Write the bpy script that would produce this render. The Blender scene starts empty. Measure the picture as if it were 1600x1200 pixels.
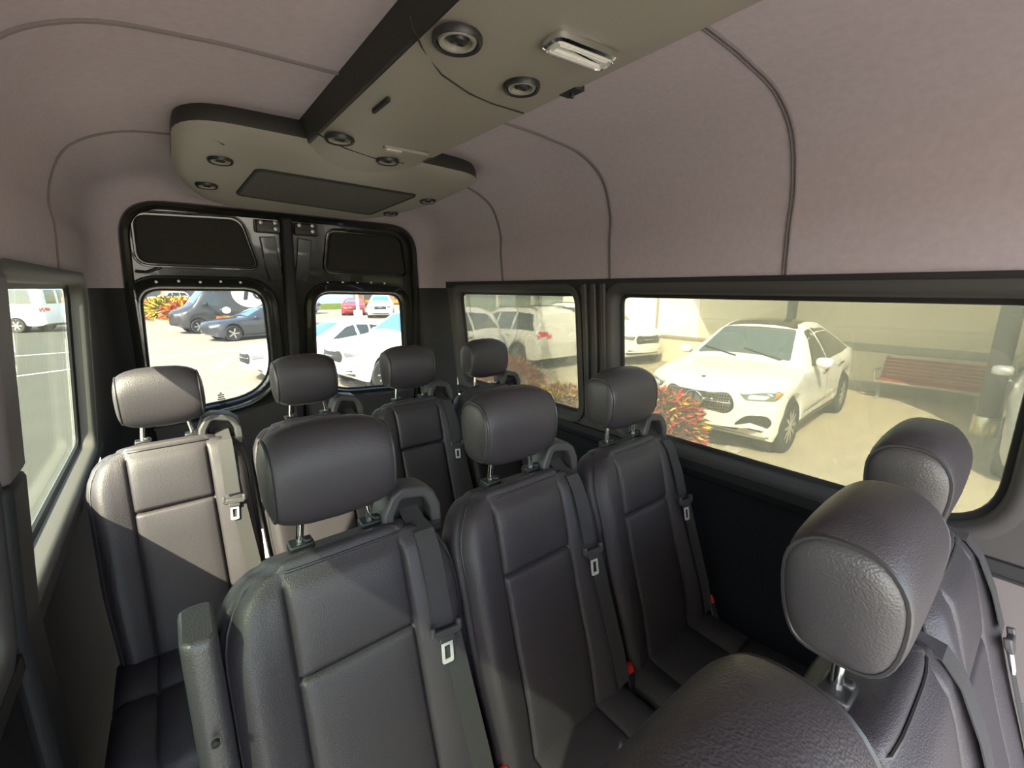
import bpy, bmesh, math, random
from math import sin, cos, pi, sqrt, radians, atan2
from mathutils import Vector, Matrix
from mathutils.geometry import delaunay_2d_cdt
from mathutils.bvhtree import BVHTree

SC = bpy.context.scene
COL = SC.collection
random.seed(7)

# ------------------------------------------------------------------ camera, sky, sun, exposure
cam_d = bpy.data.cameras.new('camera')
cam = bpy.data.objects.new('camera', cam_d); COL.objects.link(cam)
cam_d.sensor_width = 36.0
cam_d.lens = 36.0 * 680.0 / 1600.0
cam_d.clip_start = 0.02; cam_d.clip_end = 600
PITCH = math.atan(150 / 680.0); YAW = math.atan(550 / math.hypot(680, 150))
cam.location = (0, 0, 2.24)
cam.rotation_euler = (pi / 2 - PITCH, 0, -YAW)
SC.camera = cam
SC.view_settings.view_transform = 'Standard'
SC.view_settings.look = 'None'
SC.view_settings.gamma = 1.0
SC.view_settings.use_curve_mapping = False
SC.view_settings.exposure = 0.72
SC.cycles.max_bounces = 10
SC.cycles.diffuse_bounces = 6
SC.cycles.glossy_bounces = 4
SC.cycles.transparent_max_bounces = 24
SC.cycles.sample_clamp_indirect = 12.0
SC.cycles.caustics_reflective = False
SC.cycles.caustics_refractive = False

W = bpy.data.worlds.new('sky'); SC.world = W; W.use_nodes = True
wn = W.node_tree.nodes; wl = W.node_tree.links
sky = wn.new('ShaderNodeTexSky'); sky.sky_type = 'NISHITA'
sky.sun_disc = False; sky.sun_elevation = radians(45); sky.sun_rotation = radians(239)
sky.air_density = 1.2; sky.dust_density = 2.0
wl.new(sky.outputs['Color'], wn['Background'].inputs['Color'])
wn['Background'].inputs['Strength'].default_value = 1.0

SUN_TO = Vector((-1.0, -0.60, 1.12)).normalized()
sun_d = bpy.data.lights.new('sun', 'SUN'); sun_d.energy = 20.0; sun_d.angle = radians(0.6)
sun_d.color = (1.0, 0.95, 0.84)
sun = bpy.data.objects.new('sun', sun_d); COL.objects.link(sun)
sun.rotation_euler = SUN_TO.to_track_quat('Z', 'Y').to_euler(); sun.location = (-8, -4, 12)

# ------------------------------------------------------------------ materials
def mat(name, color, rough=0.5, metal=0.0, spec=0.5, bump=None, noise=None, coat=0.0, emit=None):
    m = bpy.data.materials.new(name); m.use_nodes = True
    nt = m.node_tree; b = nt.nodes['Principled BSDF']
    b.inputs['Base Color'].default_value = (*color, 1)
    b.inputs['Roughness'].default_value = rough
    b.inputs['Metallic'].default_value = metal
    b.inputs['Specular IOR Level'].default_value = spec
    b.inputs['Coat Weight'].default_value = coat
    b.inputs['Coat Roughness'].default_value = 0.03
    if emit:
        b.inputs['Emission Color'].default_value = (*emit[0], 1); b.inputs['Emission Strength'].default_value = emit[1]
    tc = nt.nodes.new('ShaderNodeTexCoord')
    if noise:   # (scale, amount, stretch)
        n = nt.nodes.new('ShaderNodeTexNoise'); n.inputs['Scale'].default_value = noise[0]; n.inputs['Detail'].default_value = 6
        mp = nt.nodes.new('ShaderNodeMapping'); mp.inputs['Scale'].default_value = noise[2] if len(noise) > 2 else (1, 1, 1)
        nt.links.new(tc.outputs['Object'], mp.inputs['Vector']); nt.links.new(mp.outputs['Vector'], n.inputs['Vector'])
        r = nt.nodes.new('ShaderNodeMapRange'); r.inputs['From Min'].default_value = .3; r.inputs['From Max'].default_value = .7
        r.inputs['To Min'].default_value = 1 - noise[1]; r.inputs['To Max'].default_value = 1 + noise[1]
        nt.links.new(n.outputs['Fac'], r.inputs['Value'])
        v = nt.nodes.new('ShaderNodeVectorMath'); v.operation = 'SCALE'; v.inputs[0].default_value = color
        nt.links.new(r.outputs['Result'], v.inputs['Scale']); nt.links.new(v.outputs['Vector'], b.inputs['Base Color'])
    if bump:    # (type, scale, strength)
        if bump[0] == 'voronoi':
            t = nt.nodes.new('ShaderNodeTexVoronoi'); t.feature = 'SMOOTH_F1'; out = t.outputs['Distance']
        else:
            t = nt.nodes.new('ShaderNodeTexNoise'); t.inputs['Detail'].default_value = 4; out = t.outputs['Fac']
        t.inputs['Scale'].default_value = bump[1]
        nt.links.new(tc.outputs['Object'], t.inputs['Vector'])
        bp = nt.nodes.new('ShaderNodeBump'); bp.inputs['Strength'].default_value = bump[2]; bp.inputs['Distance'].default_value = 0.002
        nt.links.new(out, bp.inputs['Height']); nt.links.new(bp.outputs['Normal'], b.inputs['Normal'])
    return m

def glass(name, tint, haze=0.0, hazecol=(1, 1, 1), gloss=0.04):
    """one face of a thin pane; panes have two faces, so the tint of the pane is tint squared"""
    m = bpy.data.materials.new(name); m.use_nodes = True
    nt = m.node_tree; nt.nodes.remove(nt.nodes['Principled BSDF'])
    out = nt.nodes['Material Output']
    tr = nt.nodes.new('ShaderNodeBsdfTransparent'); tr.inputs['Color'].default_value = (*tint, 1)
    gl = nt.nodes.new('ShaderNodeBsdfGlossy'); gl.inputs['Roughness'].default_value = 0.02
    lw = nt.nodes.new('ShaderNodeLayerWeight'); lw.inputs['Blend'].default_value = 0.25
    mr = nt.nodes.new('ShaderNodeMapRange'); mr.inputs['To Min'].default_value = gloss; mr.inputs['To Max'].default_value = 0.35
    nt.links.new(lw.outputs['Fresnel'], mr.inputs['Value'])
    mx = nt.nodes.new('ShaderNodeMixShader')
    last = tr.outputs[0]
    if haze:
        tl = nt.nodes.new('ShaderNodeBsdfTranslucent'); tl.inputs['Color'].default_value = (*hazecol, 1)
        mh = nt.nodes.new('ShaderNodeMixShader'); mh.inputs[0].default_value = haze
        nt.links.new(last, mh.inputs[1]); nt.links.new(tl.outputs[0], mh.inputs[2]); last = mh.outputs[0]
    nt.links.new(mr.outputs['Result'], mx.inputs[0]); nt.links.new(last, mx.inputs[1]); nt.links.new(gl.outputs[0], mx.inputs[2])
    nt.links.new(mx.outputs[0], out.inputs['Surface'])
    return m

M = dict(
    headliner=mat('headliner_fabric', (.52, .445, .485), .95, spec=.2, bump=('noise', 900, .25), noise=(60, .05)),
    seam=mat('headliner_seam', (.20, .17, .175), .9),
    frametrim=mat('window_frame_plastic', (.10, .098, .092), .6, spec=.4, bump=('noise', 700, .2)),  # left window frame only; the light falling on it is put into the tone
    lowpanel=mat('lower_panel_plastic', (.15, .13, .132), .6, spec=.4, bump=('noise', 700, .2)),
    trim=mat('trim_plastic', (.062, .058, .058), .62, spec=.4, bump=('noise', 700, .2)),
    darktrim=mat('dark_trim', (.022, .022, .024), .6, spec=.35, bump=('noise', 500, .2)),
    carpet=mat('wall_carpet', (.02, .021, .024), .95, spec=.1, bump=('noise', 900, .5)),
    duct=mat('duct_plastic', (.33, .305, .26), .48, spec=.5, bump=('noise', 800, .12)),
    ductside=mat('duct_side_plastic', (.03, .029, .026), .55, spec=.4, bump=('noise', 800, .12)),  # side faces given a far darker tone than the duct underside
    ductdark=mat('duct_groove', (.02, .02, .018), .7),
    grille=mat('return_grille_mesh', (.075, .07, .062), .75, bump=('voronoi', 400, .5)),
    leather=mat('black_leather', (.043, .0375, .043), .47, spec=.5, bump=('voronoi', 520, .35)),
    leatherside=mat('grained_leather', (.050, .046, .050), .42, spec=.6, bump=('voronoi', 420, .28)),
    piping=mat('leather_piping', (.035, .034, .036), .4, spec=.5),
    plastic=mat('black_plastic', (.02, .02, .021), .42, spec=.5, bump=('noise', 600, .1)),
    greyplastic=mat('grey_plastic', (.06, .058, .060), .5, spec=.5),
    belt=mat('belt_webbing', (.055, .053, .055), .7, spec=.3, bump=('noise', 1200, .5)),
    chrome=mat('chrome', (.85, .85, .83), .12, metal=1.0),
    steel=mat('steel_tongue', (.85, .84, .80), .35, metal=.35),
    red=mat('red_button', (.75, .03, .02), .4, spec=.5),
    gloss=mat('black_gloss_paint', (.018, .019, .015), .22, spec=.6, coat=.6, bump=('noise', 9, .25)),
    rubber=mat('rubber_seal', (.012, .012, .012), .6),
    insert=mat('door_insert', (.042, .04, .035), .85, spec=.2, bump=('noise', 600, .2)),
    floor=mat('floor_vinyl', (.02, .021, .024), .7, bump=('noise', 300, .3)),
    lens=mat('lamp_lens', (.75, .73, .68), .18, spec=.8, bump=('voronoi', 160, .5)),
    white=mat('white_paint', (.80, .80, .78), .3, spec=.5, coat=.5),
    offwhite=mat('pearl_paint', (.62, .62, .58), .32, spec=.5, coat=.5),
    bolt=mat('bolt_zinc', (.6, .6, .56), .4, metal=.6),
)
G_RIGHT = glass('tinted_glass_right', (.38, .375, .322), .085, (.95, .92, .68))
G_LEFT = glass('tinted_glass_left', (.885, .895, .80), .006, (.9, .92, .75))
G_SLIDE = glass('tinted_glass_sliding', (.33, .37, .32), .02)
G_REAR = glass('clear_glass_rear', (.52, .52, .50), .015, (1, .98, .85))

# ------------------------------------------------------------------ mesh helpers
class MB:
    def __init__(s): s.v = []; s.f = []
    def add(s, vs, fs):
        o = len(s.v); s.v += [tuple(p) for p in vs]; s.f += [tuple(i + o for i in f) for f in fs]; return s
    def box(s, c, d, rot=None):
        x, y, z = (d[0] / 2, d[1] / 2, d[2] / 2)
        vs = [Vector((a * x, b * y, e * z)) for a in (-1, 1) for b in (-1, 1) for e in (-1, 1)]
        if rot is not None: vs = [rot @ p for p in vs]
        vs = [p + Vector(c) for p in vs]
        return s.add(vs, [(0, 1, 3, 2), (4, 6, 7, 5), (0, 4, 5, 1), (2, 3, 7, 6), (0, 2, 6, 4), (1, 5, 7, 3)])
    def grid(s, rows, close_u=False, flip=False):
        n = len(rows[0]); vs = [p for r in rows for p in r]; fs = []
        for i in range(len(rows) - 1):
            for j in range(n if close_u else n - 1):
                k = (j + 1) % n
                q = (i * n + j, i * n + k, (i + 1) * n + k, (i + 1) * n + j)
                fs.append(q[::-1] if flip else q)
        return s.add(vs, fs)
    def loft(s, rings, cap0=True, cap1=True):
        s.grid(rings, True); o = len(s.v) - len(rings) * len(rings[0]); n = len(rings[0])
        if cap0: s.f.append(tuple(o + i for i in range(n))[::-1])
        if cap1: s.f.append(tuple(len(s.v) - n + i for i in range(n)))
        return s
    def tube(s, pts, r, seg=8, closed=False, rad=None):
        pts = [Vector(p) for p in pts]; n = len(pts); rings = []; up = None
        for i, p in enumerate(pts):
            a = pts[(i - 1) % n] if (closed or i > 0) else pts[i]
            b = pts[(i + 1) % n] if (closed or i < n - 1) else pts[i]
            t = (b - a).normalized()
            if up is None: up = t.orthogonal().normalized()
            up = (up - t * up.dot(t)).normalized(); w = t.cross(up)
            rr = rad[i] if rad else r
            rings.append([p + (up * cos(2 * pi * k / seg) + w * sin(2 * pi * k / seg)) * rr for k in range(seg)])
        if closed: rings.append(rings[0]); return s.loft(rings, False, False)
        return s.loft(rings)
    def bar(s, pts, w, h, normal):
        """rectangular section swept along pts; normal = direction(s) of h"""
        pts = [Vector(p) for p in pts]; rings = []
        for i, p in enumerate(pts):
            a = pts[max(i - 1, 0)]; b = pts[min(i + 1, len(pts) - 1)]
            t = (b - a).normalized(); nn = Vector(normal[i] if isinstance(normal, list) else normal)
            nn = (nn - t * nn.dot(t)).normalized(); c = t.cross(nn)
            rings.append([p + c * (w / 2 * sx) + nn * (h / 2 * sz) for sx, sz in ((-1, -1), (1, -1), (1, 1), (-1, 1))])
        return s.loft(rings)
    def lathe(s, prof, c, axis='z', seg=24):
        rings = []
        for r, h in prof:
            ring = []
            for k in range(seg):
                a = 2 * pi * k / seg; x, y = r * cos(a), r * sin(a)
                ring.append({'z': (x, y, h), 'x': (h, x, y), 'y': (y, h, x)}[axis])
            rings.append([Vector(p) + Vector(c) for p in ring])
        return s.loft(rings)
    def prism(s, poly, f0, f1):
        n = len(poly); a = [f0(p) for p in poly]; b = [f1(p) for p in poly]
        return s.add(a + b, [tuple(range(n))[::-1], tuple(range(n, 2 * n))] + [(i, (i + 1) % n, n + (i + 1) % n, n + i) for i in range(n)])
    def xf(s, m):
        s.v = [tuple(m @ Vector(p)) for p in s.v]; return s

def obj(name, mb, m, parent=None, smooth=True, bevel=0.0, sub=0, angle=40, fix=True):
    me = bpy.data.meshes.new(name)
    me.from_pydata(mb.v, [], mb.f); me.update()
    if fix:
        bm = bmesh.new(); bm.from_mesh(me); bmesh.ops.recalc_face_normals(bm, faces=bm.faces); bm.to_mesh(me); bm.free()
    ms = m if isinstance(m, list) else [m]
    for x in ms: me.materials.append(x)
    o = bpy.data.objects.new(name, me); COL.objects.link(o)
    if parent: o.parent = parent
    if bevel:
        b = o.modifiers.new('bevel', 'BEVEL'); b.width = bevel; b.segments = 2; b.limit_method = 'ANGLE'; b.angle_limit = radians(35)
    if sub:
        q = o.modifiers.new('subsurf', 'SUBSURF'); q.levels = sub; q.render_levels = sub
    if smooth:
        me.shade_smooth()
        if not sub:
            try: me.set_sharp_from_angle(angle=radians(angle))
            except Exception: pass
    return o

def thing(name, label, cat, loc=(0, 0, 0), rz=0.0, group=None):
    o = bpy.data.objects.new(name, None); COL.objects.link(o); o.empty_display_size = .1
    o.location = loc; o.rotation_euler = (0, 0, rz)
    return tag(o, label, cat, group)
def tag(o, label, cat, group=None):
    o['label'] = label; o['category'] = cat
    if group: o['group'] = group
    return o
def struct(name, mb, m, parent=None, label=None, cat=None, **k):
    o = obj(name, mb, m, parent, **k)
    if not parent:
        o['kind'] = 'structure'
        if label: o['label'] = label
        if cat: o['category'] = cat
    return o
def kids(o): return [c for c in bpy.data.objects if c.parent == o]
def dup_tree(o, allkids, parent=None):
    c = o.copy(); COL.objects.link(c)
    if parent: c.parent = parent
    for ch in allkids.get(o.name, ()): dup_tree(ch, allkids, c)
    return c
def kidmap():
    d = {}
    for o in bpy.data.objects:
        if o.parent: d.setdefault(o.parent.name, []).append(o)
    return d

def lerp(a, b, t): return a + (b - a) * t
def smooth(a, b, x):
    t = min(1, max(0, (x - a) / (b - a))); return t * t * (3 - 2 * t)
def tab(T, x):
    if x <= T[0][0]: return T[0][1]
    for (a, b), (c, d) in zip(T, T[1:]):
        if x <= c: return lerp(b, d, (x - a) / (c - a))
    return T[-1][1]
def rpoly(corners, seg=6):
    """polygon with rounded corners: corners = [(x, y, r)]"""
    out = []; n = len(corners)
    for i in range(n):
        p0 = Vector(corners[i - 1][:2]); p = Vector(corners[i][:2]); p1 = Vector(corners[(i + 1) % n][:2]); r = corners[i][2]
        if r <= 0: out.append(tuple(p)); continue
        d0 = (p0 - p).normalized(); d1 = (p1 - p).normalized()
        a = p + d0 * r; b = p + d1 * r
        for k in range(seg + 1):
            t = k / seg; out.append(tuple(a * (1 - t) ** 2 + p * 2 * t * (1 - t) + b * t * t))
    return out
def inpoly(x, y, poly):
    c = False; n = len(poly); j = n - 1
    for i in range(n):
        if (poly[i][1] > y) != (poly[j][1] > y) and x < (poly[j][0] - poly[i][0]) * (y - poly[i][1]) / (poly[j][1] - poly[i][1]) + poly[i][0]: c = not c
        j = i
    return c
def area2(poly): return sum(poly[i - 1][0] * poly[i][1] - poly[i][0] * poly[i - 1][1] for i in range(len(poly)))
def offset_poly(poly, d):
    """grow (d > 0) a polygon outward"""
    n = len(poly); sgn = 1 if area2(poly) > 0 else -1; out = []
    for i in range(n):
        a = Vector(poly[i - 1]); b = Vector(poly[(i + 1) % n]); t = b - a
        if t.length < 1e-9: out.append(tuple(poly[i])); continue
        t.normalize(); out.append((poly[i][0] + t.y * d * sgn, poly[i][1] - t.x * d * sgn))
    return out
def tri_region(outer, holes=(), step=None):
    vs = []; es = []
    for poly in (outer, *holes):
        o = len(vs); n = len(poly); vs += [Vector(p[:2]) for p in poly]; es += [(o + i, o + (i + 1) % n) for i in range(n)]
    if step:
        xs = [p[0] for p in outer]; ys = [p[1] for p in outer]
        sx, sy = step if isinstance(step, tuple) else (step, step)
        nx = max(1, int((max(xs) - min(xs)) / sx)); ny = max(1, int((max(ys) - min(ys)) / sy))
        for i in range(nx + 1):
            for j in range(ny + 1):
                x = lerp(min(xs), max(xs), (i + .37) / (nx + .74)); y = lerp(min(ys), max(ys), (j + .41) / (ny + .82))
                if inpoly(x, y, outer) and not any(inpoly(x, y, h) for h in holes): vs.append(Vector((x, y)))
    r = delaunay_2d_cdt(vs, es, [], 0, 1e-6)
    V, F = r[0], r[2]; fs = []
    for f in F:
        cx = sum(V[i].x for i in f) / len(f); cy = sum(V[i].y for i in f) / len(f)
        if inpoly(cx, cy, outer) and not any(inpoly(cx, cy, h) for h in holes): fs.append(tuple(f))
    return [(p.x, p.y) for p in V], fs
def sheet(mb, outer, fmap, holes=(), step=None):
    V, F = tri_region(outer, holes, step); return mb.add([fmap(*p) for p in V], F)
def slab(mb, outer, fa, fb, step=None):
    """closed plate between two mappings of the same outline"""
    sheet(mb, outer, fa, step=step); sheet(mb, outer, fb, step=step)
    n = len(outer); a = [fa(*p) for p in outer]; b = [fb(*p) for p in outer]
    return mb.add(a + b, [(i, (i + 1) % n, n + (i + 1) % n, n + i) for i in range(n)])
def catmull(pts, per=4, closed=True):
    n = len(pts); out = []; P = [Vector(p) for p in pts]
    for i in range(n if closed else n - 1):
        p0, p1, p2, p3 = (P[(i - 1) % n], P[i], P[(i + 1) % n], P[(i + 2) % n]) if closed else (P[max(i - 1, 0)], P[i], P[i + 1], P[min(i + 2, n - 1)])
        for k in range(per):
            t = k / per
            out.append(0.5 * ((2 * p1) + (p2 - p0) * t + (2 * p0 - 5 * p1 + 4 * p2 - p3) * t * t + (3 * p1 - p0 - 3 * p2 + p3) * t ** 3))
    if not closed: out.append(P[-1])
    return out

# ------------------------------------------------------------------ the van's shell (the room)
XC = .585
HALF = [(.68, .885), (1.64, .875), (2.276, .812), (2.41, .80), (2.494, .80), (2.598, .765), (2.656, .71), (2.698, .61), (2.714, .48), (2.722, .35), (2.728, 0)]
def half(z): return tab(HALF, z)
Y0, Y1 = -1.45, 2.42
arch_r = [(h, z) for z, h in HALF if z >= 2.27]
arch_pts = [(XC - h, z) for h, z in arch_r] + [(XC + h, z) for h, z in arch_r[:-1]][::-1]
ARCH = [(p.x, p.y) for p in catmull(arch_pts, 5, False)]
def resample(pts, n):
    P = [Vector(p) for p in pts]; L = [0]
    for a, b in zip(P, P[1:]): L.append(L[-1] + (b - a).length)
    out = []; j = 0
    for i in range(n):
        s = L[-1] * i / (n - 1)
        while j < len(P) - 2 and L[j + 1] < s: j += 1
        out.append(P[j].lerp(P[j + 1], (s - L[j]) / max(1e-9, L[j + 1] - L[j])))
    return out
def door_y(z): return 2.68 - .165 * (z - 2.24)

mb = MB(); ys = [Y0 + (Y1 - Y0) * i / 20 for i in range(21)]
mb.grid([[(x, y, z) for x, z in ARCH] for y in ys])
ceiling = struct('ceiling', mb, M['headliner'], fix=False, label='grey fabric headliner curving down the van walls', cat='ceiling')

# rear coving: headliner above, dark pillar trim below
NA, NV = 61, 8
zl = [.68 + (2.24 - .68) * i / (NV - 1) for i in range(NV)]
archA = [Vector(p) for p in [(XC - half(2.24), 2.24)] + ARCH + [(XC + half(2.24), 2.24)]]; NA = len(archA)
opn = rpoly([(-.11, 2.24, 0), (-.085, 2.605, .15), (1.275, 2.595, .15), (1.31, 2.24, 0)], 10)
archB = resample(opn, NA)
lo = MB(); up = MB(); rows_u = []; rows_l = []; rows_r = []
for k in range(9):
    s = k / 8; a = s * pi / 2; fy = sin(a) ** .8; fx = 1 - cos(a)
    ru = []
    for A, B in zip(archA, archB):
        x = lerp(A.x, B.x, fx); z = lerp(A.y, B.y, fx); yb = door_y(B.y) - .012
        ru.append((x, lerp(Y1, yb, fy), z))
    rows_u.append(ru)
    for rows, sg, xb in ((rows_l, -1, -.11), (rows_r, 1, 1.31)):
        r = []
        for z in zl:
            xo = xb + sg * .045 * (2.24 - z) / 1.0
            r.append((lerp(XC + sg * half(z), xo, fx), lerp(Y1, door_y(z) - .012, fy), z))
        rows.append(r)
up.grid(rows_u); lo.grid(rows_l); lo.grid(rows_r)
struct('trim_1', up, M['headliner'], label='grey headliner coving above the rear doors', cat='trim')
struct('trim_2', lo, M['darktrim'], label='dark plastic rear corner pillar trim', cat='trim')

mb = MB().box((XC, .55, .66), (1.76, 4.3, .04)); struct('floor', mb, M['floor'], smooth=False, label='dark vinyl van floor', cat='floor')

WIN_BIG = rpoly([(.015, 1.655, .15), (1.128, 1.655, .07), (1.128, 2.221, .05), (.015, 2.221, .06)], 10)
WIN_REAR = rpoly([(1.335, 1.655, .07), (2.33, 1.655, .08), (2.33, 2.221, .06), (1.335, 2.221, .06)], 8)
WIN_LEFT = rpoly([(1.16, 1.64, .05), (2.29, 1.64, .06), (2.29, 2.255, .06), (1.16, 2.255, .05)], 8)
WIN_SLIDE = rpoly([(.02, 1.64, .05), (1.01, 1.64, .05), (1.01, 2.255, .06), (.02, 2.255, .05)], 8)
SILL = 1.60
for side, sg, wins in (('right', 1, (WIN_BIG, WIN_REAR)), ('left', -1, (WIN_SLIDE, WIN_LEFT))):
    ya = Y0 if sg > 0 else -.08                # the front left doorway stands open
    wm = lambda y, z, sg=sg: (XC + sg * half(z), y, z)
    sheet(u := MB(), [(ya, SILL), (Y1, SILL), (Y1, 2.276), (ya, 2.276)], wm, wins)
    struct('wall_' + side, u, M['trim'], label='grey plastic window surround on the %s wall' % side, cat='wall')
    l = MB(); wl_ = lambda y, z, sg=sg: (XC + sg * (half(z) + (.03 if z < 1.55 else 0)), y, z)
    l.grid([[wl_(y, z) for y in (ya, Y1)] for z in (.68, 1.2, 1.54, 1.56, SILL)])
    struct('wall_' + side + '_lower', l, M['carpet'], label='dark lower wall lining on the %s wall' % side, cat='wall')
    # sill ledge bead and header trim
    b = MB().bar([(XC + sg * (half(SILL) - .006), y, SILL + .004) for y in (ya, 0, 1.2, Y1)], .022, .03, (0, 0, 1))
    if sg > 0: b.bar([(XC + sg * (half(2.26) - .002), y, 2.258) for y in (Y0, 0, 1.2, Y1)], .014, .036, (0, 0, 1))
    struct('trim_%d' % (3 if sg > 0 else 4), b, M['darktrim'], smooth=False, label='dark trim beads along the %s wall' % side, cat='trim')

def window(n, outline, sg, glassm, lab, fm='trim'):
    wy = lambda p, d, off=0: (XC + sg * (half(p[1]) + d), p[0], p[1])
    fr = MB(); o1 = outline; n_ = len(o1)
    rings = [[wy(p, -.012) for p in offset_poly(o1, .038)], [wy(p, -.016) for p in offset_poly(o1, .022)], [wy(p, -.012) for p in offset_poly(o1, .006)],
             [wy(p, .0) for p in o1], [wy(p, .03) for p in offset_poly(o1, -.004)]]
    fr.grid(rings, True)
    f = struct('window_%d' % n, fr, M[fm], label=lab + ' frame', cat='window', angle=70)
    s = MB().grid([[wy(p, .03) for p in offset_poly(o1, -.003)], [wy(p, .036) for p in offset_poly(o1, -.016)], [wy(p, .044) for p in offset_poly(o1, -.018)], [wy(p, .044) for p in offset_poly(o1, .02)]], True)
    obj('seal', s, M['rubber'], f)
    g = MB(); big = offset_poly(o1, -.008)
    slab(g, big, lambda y, z: wy((y, z), .046), lambda y, z: wy((y, z), .05))
    obj('pane', g, glassm, f, smooth=False)
    return f
window(1, WIN_BIG, 1, G_RIGHT, 'long right side window')
window(2, WIN_REAR, 1, G_RIGHT, 'right rear quarter window')
window(3, WIN_LEFT, -1, G_LEFT, 'left rear quarter window', 'frametrim')
window(4, WIN_SLIDE, -1, G_SLIDE, 'left sliding door window')

# headliner seams: raised beads following the arch
for i, ys_ in enumerate((.515, 1.14, 1.84)):
    mb = MB()
    for d, r in ((0, .0035), (.009, .0025)):
        mb.tube([(XC + (x - XC) * .9985, ys_ + d, z - .001) for x, z in ARCH], r, 6)
    struct('trim_%d' % (5 + i), mb, M['seam'], label='raised headliner seam bead', cat='trim')

# pillar between the long window and the quarter window, with its moulded channel
mb = MB()
for yy in (1.175, 1.225, 1.275):
    mb.bar([(XC + half(z) - .008, yy, z) for z in (1.66, 1.9, 2.1, 2.26)], .028, .02, (-1, 0, 0))
struct('trim_8', mb, M['trim'], bevel=.006, label='moulded pillar trim between the right windows', cat='trim')
# pillar behind the sliding door opening (left), its lit upper part painted paler than the rest
mb = MB().bar([(XC - half(z) + .012, 1.085, z) for z in (1.92, 2.1, 2.27)], .11, .03, (1, 0, 0))
struct('trim_9', mb, M['lowpanel'], bevel=.012, label='upright pillar trim beside the left rear window', cat='trim')
mb = MB().bar([(XC - half(z) + .012, 1.085, z) for z in (.7, 1.2, 1.64, 1.92)], .11, .03, (1, 0, 0))  # same pillar lower down, its shade put into a darker plastic
struct('trim_13', mb, M['darktrim'], bevel=.012, label='dark lower pillar trim beside the left rear window', cat='trim')
# grey lower panel ahead of the long window
mb = MB()
slab(mb, rpoly([(-1.4, .75, .05), (.10, .75, .05), (.10, 1.58, .08), (-1.4, 1.58, .05)]), lambda y, z: (XC + half(z) - .022, y, z), lambda y, z: (XC + half(z) + .0, y, z))
mb.tube([(XC + half(1.27) - .024, -1.3, 1.27), (XC + half(1.3) - .024, .08, 1.30)], .004, 6)
struct('trim_10', mb, M['lowpanel'], bevel=.006, label='grey lower wall panel ahead of the long window', cat='trim')

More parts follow.
